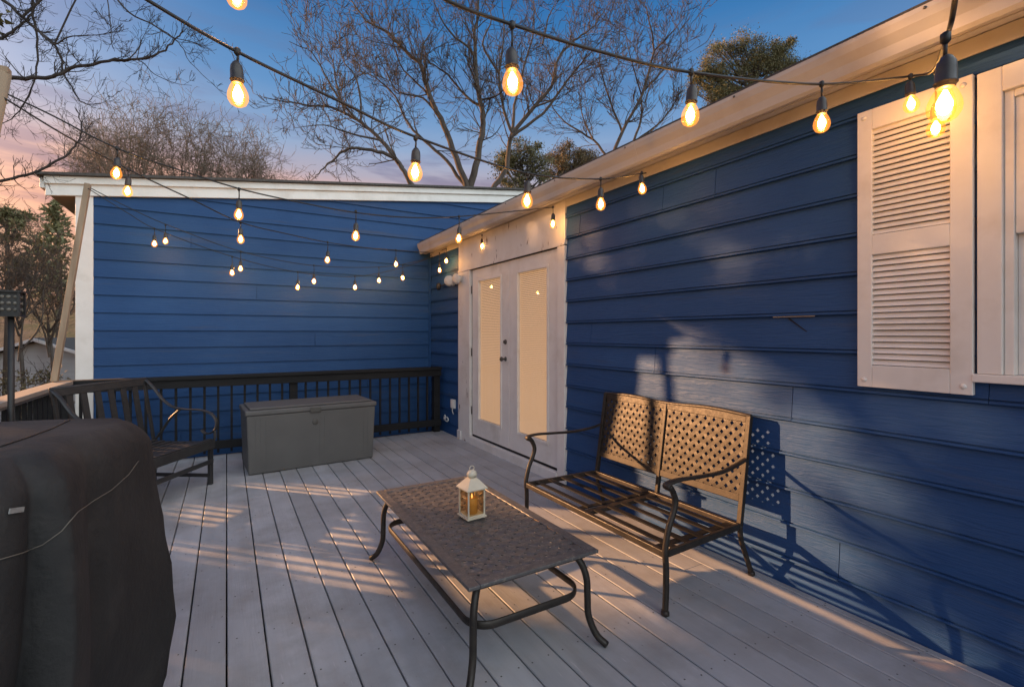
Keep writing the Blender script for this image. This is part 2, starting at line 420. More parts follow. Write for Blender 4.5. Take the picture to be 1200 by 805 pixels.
# wing wall (faces -Y) under a raking roof
def zr(x): return 2.955 + .126 * (x + 1.28)
XC0, XC1 = -1.27, XW - .018
w = MB(); EXPB = .1982; ZB0 = 1.034 - EXPB * 12
for k in range(0, 30):
    zb = ZB0 + k * EXPB; zt = zb + EXPB + .010
    if zb > zr(5.6): break
    x0, x1 = XC0, (XC1 if zb < 2.6 else 6.2)
    def xat(z): return (z - 2.955) / .126 - 1.28
    if zt >= zr(x1) - .002: zt = zr(x1) - .002
    if zr(x0) >= zt: poly = [(x0, zb), (x1, zb), (x1, zt), (x0, zt)]
    elif zr(x0) > zb: poly = [(x0, zb), (x1, zb), (x1, zt), (xat(zt), zt), (x0, zr(x0))]
    else: poly = [(xat(zb), zb), (x1, zb), (x1, zt), (xat(zt), zt)]
    polys = [poly]
    if len(poly) == 4 and zr(x0) >= zt and k % 3 == 1:
        xj = x0 + .5 + ((k * 1.7) % 2.9); polys = [[(x0, zb), (xj - .002, zb), (xj - .002, zt), (x0, zt)], [(xj + .002, zb), (x1, zb), (x1, zt), (xj + .002, zt)]]
    def yof(z): return YB - .0035 - .0175 * max(0, (zt - z) / max(.01, zt - zb))
    for poly in polys:
      fr = [(x, yof(z), z) for x, z in poly]; bk = [(x, YB, z) for x, z in poly]; n = len(poly)
      w.add(fr + bk, [tuple(range(n))[::-1][::-1]] + [(i, n + i, n + (i + 1) % n, (i + 1) % n) for i in range(n)])
tag(w.build('wing_siding_wall', M['side_x'], house), 'blue clapboard gable wall behind the dark railing')
b = MB(); b.box((-1.40, YB + .002, -1.6), (XW + .1, YB + .06, 2.9)); b.box((-1.42, YB + .06, -1.6), (-1.38, 13, 2.85)); b.build('wing_sheathing', M['side_x'], house)
cb = MB(); cb.box((-1.42, YB - .03, -1.4), (-1.27, YB + .10, 2.96)); cb.build('corner_board', M['white'], house, bevel=.004)
ic = MB(); ic.box((XW - .045, YB - .045, -1.2), (XW - .018, YB - .016, 2.62)); ic.build('inside_corner_strip', M['side_x'], house)
rk = MB()
def rake(mb, x0, x1, y0, y1, d0, d1):
    vs = [(x0, y0, zr(x0) + d0), (x1, y0, zr(x1) + d0), (x1, y1, zr(x1) + d0), (x0, y1, zr(x0) + d0),
          (x0, y0, zr(x0) + d1), (x1, y0, zr(x1) + d1), (x1, y1, zr(x1) + d1), (x0, y1, zr(x0) + d1)]
    mb.add(vs, [(0, 3, 2, 1), (4, 5, 6, 7), (0, 1, 5, 4), (1, 2, 6, 5), (2, 3, 7, 6), (3, 0, 4, 7)])
rake(rk, -1.655, 6.5, YB - .055, YB - .017, -.045, .115); rake(rk, -1.66, 6.5, YB - .085, YB - .0555, .075, .155)
rk.build('rake_board', M['white'], house, bevel=.003)
rs = MB(); rake(rs, -1.72, 6.5, YB - .13, 13, .157, .185); rs.build('wing_roof', M['shingle'], house)
ev = MB(); ev.box((-1.70, YB - .05, 2.94), (-1.66, 13, 3.05)); ev.build('eave_fascia', M['white'], house, bevel=.003)
ev = MB(); ev.box((-1.66, YB - .02, 2.90), (-1.43, 13, 2.925)); ev.build('eave_soffit', M['tan_soffit'], house)

# eave along the right wall: frieze, soffit, gutter
XG = 2.48
f = MB(); f.box((XW - .03, -2.8, 2.552), (XW - .0185, 6.93, 2.625)); f.build('frieze_board', M['gutter'], house, bevel=.003)
f = MB(); f.box((2.50, -2.8, 2.628), (XW + .05, 6.93, 2.645)); f.build('soffit', M['gutter'], house)
gt = MB()
prof = [(2.555, 2.600), (2.515, 2.592), (2.500, 2.606), (2.492, 2.650), (2.470, 2.690), (2.462, 2.722), (2.462, 2.742), (2.475, 2.742), (2.478, 2.70), (2.505, 2.65), (2.52, 2.626), (2.555, 2.626)]
gt.prism([(x, -2.8, z) for x, z in prof], (0, -2.8, 0), (0, 6.92, 0))
gt.box((2.56, -2.8, 2.598), (2.60, 6.92, 2.627))
for y in (-.6, 2.45, 5.3):
    gt.prism([((x - .003 if x < 2.5 else x), y, z - (.003 if z < 2.6 else 0)) for x, z in prof], (0, y, 0), (0, y + .035, 0))
gt.build('gutter', M['gutter'], house)
for i in range(9):
    y = -.9 + i * .86; sw_ = MB(); sw_.lathe([(.007, 0), (.006, .004), (.001, .005)], (2.4625, y, 2.728), 8, axis=(-1, 0, 0)); sw_.build('gutter_spike', M['metal'], house)
rf = MB(); rf.add([(2.50, -2.8, 2.752), (2.50, 6.93, 2.752), (7.5, 6.93, 4.25), (7.5, -2.8, 4.25), (2.50, -2.8, 2.775), (2.50, 6.93, 2.775), (7.5, 6.93, 4.28), (7.5, -2.8, 4.28)],
                  [(0, 1, 2, 3), (7, 6, 5, 4), (0, 4, 5, 1), (1, 5, 6, 2), (2, 6, 7, 3), (3, 7, 4, 0)])
rf.build('main_roof', M['shingle'], house)

# French door: header, casings, two leaves
hd = MB(); hd.box((XW - .034, DOOR_Y0, 2.215), (XW - .005, DOOR_Y1, 2.61)); 
hd.box((XW - .045, DOOR_Y0 + .0, 2.205), (XW - .036, DOOR_Y1, 2.232))
tag(hd.build('door_header', M['white_worn'], house, bevel=.003), 'wide white board over the French door')
cs = MB(); cs.box((XW - .040, DOOR_Y0, -.02), (XW + .05, DOOR_Y0 + .115, 2.203)); cs.build('door_casing', M['white'], house, bevel=.004)
cs = MB(); cs.box((XW - .040, DOOR_Y1 - .35, -.02), (XW + .05, DOOR_Y1, 2.203))
cs.box((XW - .056, DOOR_Y1 - .10, -.018), (XW - .0405, DOOR_Y1 + .006, .115))
tag(cs.build('door_casing', M['white_worn'], house, bevel=.004), 'wide peeling white casing')
LY0, LYM, LY1 = DOOR_Y0 + .128, 4.572, DOOR_Y1 - .375
th = MB(); th.box((XW - .055, LY0 - .012, -.02), (XW + .05, LY1 + .02, .092)); th.build('door_threshold', M['white'], house, bevel=.006)
thd = MB(); thd.box((XW - .010, LY0, .093), (XW + .045, LY1, .118)); thd.build('door_sweep', M['gap'], house)
def leaf(y0, y1, knobs):
    z0, z1 = .119, 2.198; xs = XW - .012
    gy0, gy1, gz0, gz1 = y0 + .185, y1 - .185, .335, 2.04
    l = MB()
    l.box((xs, y0, z0), (xs + .04, gy0, z1)); l.box((xs, gy1, z0), (xs + .04, y1, z1))
    l.box((xs, gy0, z0), (xs + .04, gy1, gz0)); l.box((xs, gy0, gz1), (xs + .04, gy1, z1))
    lf = l.build('door_leaf', M['white'], house, bevel=.002)
    m_ = MB(); e = .028
    for (a, c) in (((gy0 - e, gz0 - e), (gy0, gz1 + e)), ((gy1, gz0 - e), (gy1 + e, gz1 + e)), ((gy0, gz0 - e), (gy1, gz0)), ((gy0, gz1), (gy1, gz1 + e))):
        m_.box((xs - .009, a[0], a[1]), (xs - .0005, c[0], c[1]))
    m_.build('glass_moulding', M['white'], lf, bevel=.004)
    s_ = MB(); z = gz0 + .004
    while z < gz1 - .005:
        s_.add([(xs + .020, gy0, z), (xs + .020, gy1, z), (xs + .028, gy1, z + .0172), (xs + .028, gy0, z + .0172)], [(0, 1, 2, 3)]); z += .0192
    for yy in (gy0 + .05, gy1 - .05): s_.box((xs + .0185, yy - .0015, gz0), (xs + .0195, yy + .0015, gz1))
    s_.build('blind', M['blind_lit'], lf)
    p_ = MB(); p_.add([(xs + .011, gy0, gz0), (xs + .011, gy0, gz1), (xs + .011, gy1, gz1), (xs + .011, gy1, gz0)], [(0, 3, 2, 1)]); p_.build('pane', M['pane'], lf)
    hg = MB()
    yh = y1 + .012 if not knobs else None
    return lf
lfR = leaf(LY0, LYM - .004, False)
lfL = leaf(LYM + .004, LY1, True)
kb = MB()
for z in (1.11,):
    kb.lathe([(.026, 0), (.026, .006), (.012, .010), (.011, .035), (.022, .042), (.027, .055), (.022, .068), (.004, .072)], (XW - .012, LYM + .075, z), 14, axis=(-1, 0, 0))
kb.build('door_knob', M['metal'], lfL)
kb = MB(); kb.lathe([(.028, 0), (.028, .008), (.02, .016), (.003, .017)], (XW - .012, LYM + .075, 1.30), 14, axis=(-1, 0, 0)); kb.box((XW - .042, LYM + .070, 1.285), (XW - .027, LYM + .080, 1.315))
kb.build('deadbolt', M['metal'], lfL)
for z in (.42, 1.16, 1.95):
    hg = MB(); hg.tube([(XW - .016, LY1 + .012, z - .05), (XW - .016, LY1 + .012, z + .05)], .007, 8); hg.build('hinge', M['metal'], lfL)
gp = MB(); gp.box((XW - .004, LY1 + .002, .12), (XW + .03, LY1 + .023, 2.2)); gp.build('jamb_gap', M['gap'], house)

# window
win_o = MB(); c = .075; xo = XW - .040
for (a, bb) in (((WIN_Y1 - c, WIN_Z0), (WIN_Y1, WIN_Z1)), ((WIN_Y0, WIN_Z0), (WIN_Y0 + c, WIN_Z1)), ((WIN_Y0 + c, WIN_Z1 - .1), (WIN_Y1 - c, WIN_Z1))):
    win_o.box((xo, a[0], a[1]), (XW + .06, bb[0], bb[1]))
win = win_o.build('window', M['white'], house, bevel=.004)
si = MB(); si.box((xo - .014, WIN_Y0 - .02, WIN_Z0 - .035), (XW + .06, WIN_Y1 + .012, WIN_Z0 - .001)); si.build('window_sill', M['white'], win, bevel=.004)
yi0, yi1 = WIN_Y0 + c, WIN_Y1 - c
st = MB(); st.box((XW - .020, yi1 - .03, WIN_Z0), (XW + .05, yi1 - .001, WIN_Z1 - .101)); st.box((XW - .020, yi0 + .001, WIN_Z0), (XW + .05, yi0 + .03, WIN_Z1 - .101))
st.box((XW - .020, yi0 + .03, WIN_Z1 - .13), (XW + .05, yi1 - .03, WIN_Z1 - .101)); st.build('window_stop', M['white'], win, bevel=.003)
zm = on_x(1190, 268, XW).z
def sash(z0, z1, x, shade):
    s_ = MB(); t_ = .03
    s_.box((x, yi1 - .03 - t_, z0), (x + .03, yi1 - .0305, z1)); s_.box((x, yi0 + .0305, z0), (x + .03, yi0 + .03 + t_, z1))
    s_.box((x, yi0 + .03 + t_, z0), (x + .03, yi1 - .03 - t_, z0 + t_)); s_.box((x, yi0 + .03 + t_, z1 - t_), (x + .03, yi1 - .03 - t_, z1))
    s_.build('window_sash', M['white'], win, bevel=.003)
    g_ = MB(); ya, yb_, za, zb_ = yi0 + .03 + t_, yi1 - .03 - t_, z0 + t_, z1 - t_; g_.add([(x + .012, ya, za), (x + .012, ya, zb_), (x + .012, yb_, zb_), (x + .012, yb_, za)], [(0, 3, 2, 1)]); g_.build('pane', M['pane'], win)
    h_ = MB(); h_.box((x + .032, yi0 + .03, z0), (x + .036, yi1 - .03, z1)); h_.build('shade', shade, win)
sash(zm - .02, WIN_Z1 - .131, XW - .008, M['shade'])
sash(WIN_Z0, zm + .018, XW + .024, M['shade_gray'])

# shutter
SY0, SY1, SZ0, SZ1 = .725, 1.148, 1.135, 2.466
sh = MB(); xa, xb = XW - .048, XW - .019; sw = .062
sh.box((xa, SY0, SZ0), (xb, SY0 + sw + .012, SZ1)); sh.box((xa, SY1 - sw, SZ0), (xb, SY1, SZ1))
zmid0, zmid1 = on_x(1060, 291, XW - .05).z - .012, on_x(1060, 273, XW - .05).z + .012
for (a, bb) in ((SZ0, SZ0 + .105), (zmid0, zmid1), (SZ1 - .098, SZ1)):
    sh.box((xa, SY0 + sw + .012, a), (xb, SY1 - sw, bb))
shut = sh.build('shutter', M['white'], house, bevel=.003)
lv = MB()
for (a, bb, n) in ((SZ0 + .105, zmid0, 19), (zmid1, SZ1 - .098, 19)):
    dz = (bb - a) / n
    for i in range(n):
        z = a + i * dz
        lv.prism([(xa + .0045, SY0 + sw + .012, z + .004), (xa + .012, SY0 + sw + .012, z + .002), (xb - .002, SY0 + sw + .012, z + dz - .0025), (xb - .009, SY0 + sw + .012, z + dz - .0005)], (0, SY0 + sw + .012, 0), (0, SY1 - sw, 0))
lv.build('louvers', M['white'], shut)
bk = MB(); bk.box((xb - .001, SY0 + .03, SZ0 + .03), (xb + .002, SY1 - .03, SZ1 - .03)); bk.build('shutter_back', M['gap'], shut)
for y in (SY0 + .03, SY1 - .03):
    for z in (SZ0 + .035, SZ1 - .035):
        q = MB(); q.lathe([(.011, 0), (.011, .003), (.007, .007), (.002, .008)], (xa, y, z), 10, axis=(-1, 0, 0)); q.build('screw_cap', M['white'], shut)

# split in the siding
q0 = on_x(906, 371, XW - .018); q1 = on_x(955, 369.5, XW - .018)
sp = MB(); sp.bar(q0, q1, .004, .012); sp.build('split_strip', M['splinter'], house)
sp = MB(); sp.bar(on_x(924, 373, XW - .012), on_x(949, 391, XW - .009), .006, .005); sp.build('split_crack', M['gap'], house)
q0 = on_x(802, 474.5, XW - .018); q1 = on_x(826, 478, XW - .018)
sp = MB(); sp.bar(q0, q1, .004, .014); sp.build('split_strip', M['splinter'], house)
for (u, v, s) in ((1069, 708, .011), (1095, 714, .012), (1134, 730, .014), (1092, 713, .006), (1146, 743, .005)):
    ho = MB(); q = on_x(u, v, XW - .0125); ho.lathe([(s, 0), (s * .8, .003), (.001, .0035)], q, 9, axis=(-1, 0, 0)); ho.build('bolt_hole_plug', M['gap'], house)

# ------------------------------------------------------------------ wall fittings
q = on_x(533, 329, XW - .02)
fl = thing('flood_light', q, 'white twin-headed flood light on the blue wall beside the door header', 'wall light')
for (u, v, nm) in ((527, 329, 0), (536, 327, 1)):
    pq = on_x(u, v, XW - .14 if nm == 0 else XW - .10); ax = Vector((-.55, -.80, -.12)) if nm == 0 else Vector((-.9, -.3, -.1))
    h_ = MB(); h_.lathe([(.025, -.10), (.04, -.085), (.05, -.03), (.068, .02), (.070, .03), (.062, .034)], pq, 16, axis=ax)
    hh = h_.build('lamp_head', M['plastic'], fl)
    h_ = MB(); h_.lathe([(.062, .0345), (.05, .042), (.02, .047), (.002, .048)], pq, 16, axis=ax); h_.build('lamp_lens', M['lamp_face'], hh)
h_ = MB(); bq = on_x(532, 330, XW - .02); h_.lathe([(.06, 0), (.06, .02), (.05, .03), (.002, .032)], bq, 16, axis=(-1, 0, 0)); h_.tube([bq + Vector((-.03, 0, 0)), on_x(530, 329, XW - .09)], .012, 8); h_.build('mounting_base', M['plastic'], fl)
h_ = MB(); pq = on_x(514, 336, XW - .10); h_.lathe([(.02, -.05), (.035, -.02), (.035, .03), (.02, .05)], pq, 10); h_.tube([pq, bq], .008, 6); h_.build('motion_sensor', M['black'], fl)

q = on_x(532, 473, XW - .02)
ol = thing('wall_outlet', q, 'weathered white outdoor outlet box low on the blue wall', 'outlet')
o_ = MB(); o_.box((XW - .05, q.y - .055, q.z - .06), (XW - .016, q.y + .055, q.z + .06)); o_.build('outlet_box', M['plastic'], ol, bevel=.005)
o_ = MB(); o_.box((XW - .062, q.y - .048, q.z - .052), (XW - .0505, q.y + .02, q.z + .052)); o_.build('outlet_cover', M['white_worn'], ol, bevel=.003)
o_ = MB(); o_.tube(smooth_path([(XW - .045, q.y - .01, q.z - .06), (XW - .05, q.y - .015, q.z - .10), (XW - .03, q.y - .005, q.z - .14)]), .006, 6); o_.build('conduit', M['plastic'], ol)
q = on_x(523, 490, XW - .06)
o_ = MB(); pts = []
for i in range(40):
    a = i / 39 * 4.2 * PI; pts.append((q.x - .01 + .02 * math.sin(a * .5), q.y + .045 * math.cos(a), q.z + .035 * math.sin(a) + .05 * (i / 39 - .5)))
o_.tube(pts, .008, 6)
tag(o_.build('coiled_cord', M['plastic'], origin=q), 'short white coiled cord hanging low by the railing end', 'cord')

# ------------------------------------------------------------------ railings
def railing_back():
    r = thing('deck_railing', (.6, YR, 0), 'dark stained railing with thin balusters below the blue gable wall', 'railing')
    X0, X1 = -1.44, 2.62
    a = MB(); a.box((X0, YR - .07, .885), (X1, YR + .07, .922)); a.build('rail_cap', M['dark_rail'], r, bevel=.004)
    a = MB(); a.box((X0 + .05, YR - .045, .795), (X1, YR - .008, .884)); a.build('top_rail', M['dark_rail'], r, bevel=.003)
    a = MB(); a.box((X0 + .05, YR - .045, .09), (X1, YR - .008, .18)); a.build('bottom_rail', M['dark_rail'], r, bevel=.003)
    for x in (X0 + .01, .66, X1 - .095):
        a = MB(); a.box((x, YR - .0075, -.3), (x + .09, YR + .08, .884)); a.build('post', M['dark_rail'], r, bevel=.003)
    x = X0 + .17; first = None
    while x < X1 - .13:
        if not (.62 < x < .76):
            if first is None:
                a = MB(); a.box((x - .012, YR - .0065, .04), (x + .012, YR + .018, .84)); first = a.build('baluster', M['dark_rail'], r); fx = x
            else:
                c_ = first.copy(); col.objects.link(c_); c_.parent = r; c_.location = (x - fx, 0, 0)
        x += .132
railing_back()
def railing_left():
    r = thing('deck_railing', (XL, 2, 0), 'weathered tan capped side railing running behind the covered grill', 'railing')
    Y0, Y1 = -2.5, YR - .075
    a = MB(); a.box((XL - .08, Y0, .885), (XL + .07, Y1, .922)); a.build('rail_cap', M['rail_wood'], r, bevel=.004)
    a = MB(); a.box((XL + .008, Y0, .858), (XL + .046, Y1, .884)); a.build('top_rail', M['rail_gray'], r, bevel=.003)
    a = MB(); a.box((XL + .008, Y0, .09), (XL + .046, Y1, .18)); a.build('bottom_rail', M['rail_gray'], r, bevel=.003)
    for y in (-.9, .9, 2.7, 4.5):
        a = MB(); a.box((XL - .08, y, -.4), (XL + .0075, y + .09, .884)); a.build('post', M['rail_gray'], r, bevel=.003)
    y = -1.2; first = None
    while y < Y1 - .06:
        if first is None:
            a = MB(); a.box((XL - .018, y - .016, .04), (XL + .0065, y + .016, .884)); first = a.build('baluster', M['dark_rail'], r); fy = y
        else:
            c_ = first.copy(); col.objects.link(c_); c_.parent = r; c_.location = (0, y - fy, 0)
        y += .132
railing_left()

# ------------------------------------------------------------------ poles
pt, pb = Vector(at_t(103, 216, 5.0)), Vector((-1.44, 6.28, .925))
pl = MB(); dv = (pt - pb).normalized()
pl.bar(pb, pt, .062, .05, up=(1, 0, 0))
tag(pl.build('leaning_pole', M['pole'], origin=pb, bevel=.006), 'slim tan wooden pole leaning against the white house corner', 'pole')
pt2 = Vector(at_t(3, 86, 2.6)); pb2 = Vector((-1.56, 3.45, gz(-1.56, 3.45)))
pl = MB(); pl.tube([pb2, pb2.lerp(pt2, .5), pt2], [.055, .045, .037], 10)
pl.box(pt2 + Vector((-.028, -.028, -.001)), pt2 + Vector((.028, .028, .03)))
tag(pl.build('wooden_post', M['pole'], origin=pb2), 'round wooden post at the frame edge holding the string light cords', 'post')
# black lamp head on slim post
fx = on_z(15, 478, .92); lb = Vector((-1.26, fx.y, 0))
tb = at_t(13, 356, 3.15)
lp = thing('garden_lamp', (tb.x, tb.y, .0), 'black box lantern with round holes on a slim post by the side railing', 'garden lamp')
a = MB(); a.tube([(tb.x, tb.y, .005), (tb.x, tb.y, tb.z - .08)], .017, 10); a.lathe([(.05, 0), (.05, .01), (.02, .02)], (tb.x, tb.y, .002), 12); a.lathe([(.024, .66), (.024, .76), (.017, .78)], (tb.x, tb.y, .0), 10); a.build('post', M['black'], lp)
a = MB(); hw = .056; z0, z1 = tb.z - .085, tb.z + .085
a.box((tb.x - hw, tb.y - hw, z0), (tb.x + hw, tb.y + hw, z0 + .012)); a.box((tb.x - hw - .008, tb.y - hw - .008, z1 - .012), (tb.x + hw + .008, tb.y + hw + .008, z1))
for sx in (-1, 1):
    for sy in (-1, 1): a.box((tb.x + sx * hw, tb.y + sy * hw, z0 + .012), (tb.x + sx * (hw - .014), tb.y + sy * (hw - .014), z1 - .012))
a.build('lantern_frame', M['black'], lp)
a = MB(); a.box((tb.x - hw + .012, tb.y - hw + .012, z0 + .013), (tb.x + hw - .012, tb.y + hw - .012, z1 - .013)); a.build('lantern_body', M['black'], lp)
a = MB()
for i in range(3):
    for jz in range(3):
        for (ox, oy, ax) in ((-.032 + i * .032, -hw + .0115, (0, -1, 0)), (hw - .0115, -.032 + i * .032, (1, 0, 0))):
            a.lathe([(.0135, 0), (.012, .003), (.002, .004)], (tb.x + ox, tb.y + oy, z0 + .045 + jz * .042), 10, axis=ax)
a.build('round_lenses', mat('smoky_lens', (.085, .078, .065), (.16, .15, .125), .25, 30), lp)

# ------------------------------------------------------------------ lattice panel helper
def lattice(mb, org, U, V, W, wu, wv, pitch, bw, th, amp=0, sub=False):
    """diagonal woven bars clipped to a wu x wv rectangle at org; U,V unit axes in the panel, W its normal"""
    org, U, V, W = Vector(org), Vector(U), Vector(V), Vector(W)
    s2 = math.sqrt(.5)
    for dirn in (0, 1):
        D = Vector((s2, s2)) if dirn == 0 else Vector((s2, -s2)); Nn = Vector((-D.y, D.x))
        cs_ = [Nn.dot(Vector(q)) for q in ((0, 0), (wu, 0), (0, wv), (wu, wv))]
        k0, k1 = math.floor(min(cs_) / pitch), math.ceil(max(cs_) / pitch)
        for k in range(k0, k1 + 1):
            cc = (k + .5) * pitch; P0 = Nn * cc; lo, hi = -1e9, 1e9
            for ax, mx in ((0, wu), (1, wv)):
                a_, b_ = sorted(((0 - P0[ax]) / D[ax], (mx - P0[ax]) / D[ax])); lo = max(lo, a_); hi = min(hi, b_)
            if hi - lo < bw * .6: continue
            ss = [lo]
            # crossings with the other family fall where the other normal coordinate is (m+.5)*pitch
            m0 = math.floor(lo / pitch) - 1
            m_ = m0
            while m_ * pitch < hi:
                t_ = (m_ + .5) * pitch
                for tt in (t_ - pitch * .5, t_ - bw * .35, t_, t_ + bw * .35):
                    if lo + .001 < tt < hi - .001: ss.append(tt)
                m_ += 1
            ss.append(hi); ss = sorted(set(round(x, 5) for x in ss))
            vs = []; fs = []
            for x in ss:
                mm = x / pitch - .5
                ph = math.cos(PI * (mm + k)) * (1 if dirn == 0 else -1)
                off = amp * ph if amp else (0.0004 if dirn else 0)
                c0 = org + U * (P0.x + D.x * x) + V * (P0.y + D.y * x) + W * off
                nn = U * Nn.x + V * Nn.y
                for sx, sz in ((-1, -1), (1, -1), (1, 1), (-1, 1)):
                    vs.append(c0 + nn * (sx * bw / 2) + W * (sz * th / 2))
            n_ = len(ss)
            for i in range(n_ - 1):
                for q_ in range(4):
                    q2 = (q_ + 1) % 4; fs.append((i * 4 + q_, i * 4 + q2, (i + 1) * 4 + q2, (i + 1) * 4 + q_))
            fs += [(3, 2, 1, 0), tuple((n_ - 1) * 4 + q_ for q_ in range(4))]
            mb.add(vs, fs)

# ------------------------------------------------------------------ loveseat
BY0, BY1 = 1.645, 2.925
lv_ = thing('loveseat', (2.2, 2.28, 0), 'bronze metal loveseat with lattice back and no cushions against the blue wall', 'bench')
def back_x(z): return 2.505 + (z - .30) * .155
bm = M['bronze']
a = MB(); zf = .30
a.bar((1.868, BY0, zf), (1.868, BY1, zf), .03, .034)
a.bar((2.49, BY0 + .02, zf + .005), (2.49, BY1 - .02, zf + .005), .03, .03)
for y in (BY0 + .004, BY1 - .004): a.bar((1.882, y, zf), (2.477, y + (.02 if y < 2 else -.02), zf + .003), .022, .034)
ym = (BY0 + BY1) / 2
a.bar((1.882, ym, zf - .004), (2.476, ym, zf), .05, .022)
a.build('seat_frame', bm, lv_, bevel=.004)
a = MB()
for i in range(5):
    x = 1.945 + i * .112
    for (y0, y1) in ((BY0 + .015, ym - .027), (ym + .027, BY1 - .015)): a.bar((x, y0, zf + .013), (x, y1, zf + .013), .036, .008)
for (y0, y1) in ((BY0 + .05, BY0 + .10), (ym + .035, ym + .085)): a.bar((1.885, (y0 + y1) / 2, zf + .004), (2.475, (y0 + y1) / 2, zf + .004), y1 - y0 - .01, .006)
a.build('seat', M['seat_metal'], lv_)
tlt = (back_x(.92) - back_x(.44)); Vb = Vector((tlt, 0, .48)).normalized(); Wb = Vector((-Vb.z, 0, Vb.x))
fr = MB()
for y in (BY0 + .03, BY1 - .03): fr.bar((back_x(.30), y, .30), (back_x(.915), y, .915), .028, .028, up=Wb)
fr.bar((back_x(.30), ym, .30), (back_x(.91), ym, .91), .026, .026, up=Wb)
for (z, h_) in ((.900, .05), (.450, .04)): fr.bar((back_x(z), BY0 + .045, z), (back_x(z), BY1 - .045, z), .016, h_, up=Vb)
fr.tube(smooth_path([(back_x(.92), BY0 + .02, .915), (back_x(.93), BY0 + .3, .928), (back_x(.93), ym, .915), (back_x(.93), BY1 - .3, .928), (back_x(.92), BY1 - .02, .915)]), .013, 8)
fr.build('back_frame', bm, lv_, bevel=.003)
for (y0, y1) in ((BY0 + .044, ym - .013), (ym + .013, BY1 - .044)):
    la = MB(); O = Vector((back_x(.465), y0, .465)); lattice(la, O, (0, 1, 0), Vb, Wb, y1 - y0, .42, .0435, .0245, .006, amp=.0007)
    la.build('backrest', bm, lv_)
for y, sgn in ((BY0, 1), (BY1, -1)):
    lg = MB()
    lg.tube(smooth_path([(1.862, y, .016), (1.868, y, .12), (1.868, y, .24), (1.862, y, .32), (1.885, y, .42), (1.922, y, .50), (1.935, y, .555), (1.915, y, .605), (1.892, y, .632)]), .0155, 10)
    lg.lathe([(.016, 0), (.021, .004), (.021, .018), (.015, .026)], (1.862, y, .0), 10)
    lg.build('leg', bm, lv_)
    lg = MB(); yy = y + sgn * .03
    lg.tube(smooth_path([(2.60, y + sgn * .02, .014), (2.555, y + sgn * .024, .12), (2.515, y + sgn * .028, .22), (back_x(.30), yy, .31)]), .0145, 10)
    lg.lathe([(.016, 0), (.020, .004), (.020, .018), (.014, .026)], (2.60, y + sgn * .02, .0), 10)
    lg.build('leg', bm, lv_)
    ar = MB(); p_ = smooth_path([(1.905, y, .612), (1.872, y, .628), (1.880, y, .646), (1.96, y, .654), (2.12, y, .646), (2.30, y + sgn * .005, .640), (2.45, y + sgn * .018, .654), (back_x(.67), y + sgn * .025, .675)])
    ar.tube(p_, [(.026 - .010 * i / len(p_), .009) for i in range(len(p_))], 10, flat=(0, 1, 0))
    ar.build('arm', bm, lv_)

# ------------------------------------------------------------------ coffee table
TX0, TX1, TY0, TY1, TZ = .785, 1.425, 1.635, 2.945, .43
tcx, tcy = (TX0 + TX1) / 2, (TY0 + TY1) / 2
tb_ = thing('coffee_table', (tcx, tcy, 0), 'low bronze coffee table with woven lattice top in the middle of the deck', 'coffee table')
a = MB(); bw = .05
a.box((TX0, TY0, TZ - .016), (TX0 + bw, TY1, TZ)); a.box((TX1 - bw, TY0, TZ - .016), (TX1, TY1, TZ))
a.box((TX0 + bw, TY0, TZ - .016), (TX1 - bw, TY0 + bw, TZ)); a.box((TX0 + bw, TY1 - bw, TZ - .016), (TX1 - bw, TY1, TZ))
a.build('table_rim', M['tabletop'], tb_, bevel=.004)
a = MB(); lattice(a, (TX0 + bw - .002, TY0 + bw - .002, TZ - .007), (1, 0, 0), (0, 1, 0), (0, 0, 1), TX1 - TX0 - 2 * bw + .004, TY1 - TY0 - 2 * bw + .004, .0465, .0335, .005, amp=.0026)
a.build('table_top', M['tabletop'], tb_)
def rrect(x0, y0, x1, y1, r, z, k=6):
    o = []
    for cx, cy, a0 in ((x1 - r, y1 - r, 0), (x0 + r, y1 - r, 90), (x0 + r, y0 + r, 180), (x1 - r, y0 + r, 270)):
        for i in range(k + 1):
            t = rad(a0 + 90 * i / k); o.append((cx + r * math.cos(t), cy + r * math.sin(t), z))
    o.append(o[0]); return o
a = MB(); rp = rrect(TX0 + .045, TY0 + .045, TX1 - .045, TY1 - .045, .10, .232)
a.tube(rp, [(.007, .018)] * len(rp), 8, flat=(1, 0, 0)); a.build('lower_ring', M['bronze'], tb_)
a = MB()
for (p0, p1) in (((TX0 + .04, TY0 + .05), (TX0 + .04, TY1 - .05)), ((TX1 - .04, TY0 + .05), (TX1 - .04, TY1 - .05)), ((TX0 + .05, TY0 + .04), (TX1 - .05, TY0 + .04)), ((TX0 + .05, TY1 - .04), (TX1 - .05, TY1 - .04))):
    a.bar((*p0, TZ - .027), (*p1, TZ - .027), .014, .02)
a.build('apron', M['bronze'], tb_)
for cx, sx in ((TX0, 1), (TX1, -1)):
    for cy, sy in ((TY0, 1), (TY1, -1)):
        b0 = Vector((cx, cy, 0)); dd = Vector((sx, sy, 0)).normalized()
        pp = [b0 + dd * q for q in (.0,)]
        pth = [b0 + dd * .14 + Vector((0, 0, TZ - .018)), b0 + dd * .085 + Vector((0, 0, TZ - .06)), b0 + dd * .055 + Vector((0, 0, .30)), b0 + dd * .05 + Vector((0, 0, .215)), b0 + dd * .045 + Vector((0, 0, .13)), b0 + dd * .01 + Vector((0, 0, .05)), b0 - dd * .035 + Vector((0, 0, .012))]
        lg = MB(); lg.tube(smooth_path(pth), .0155, 10); lg.build('leg', M['bronze'], tb_)

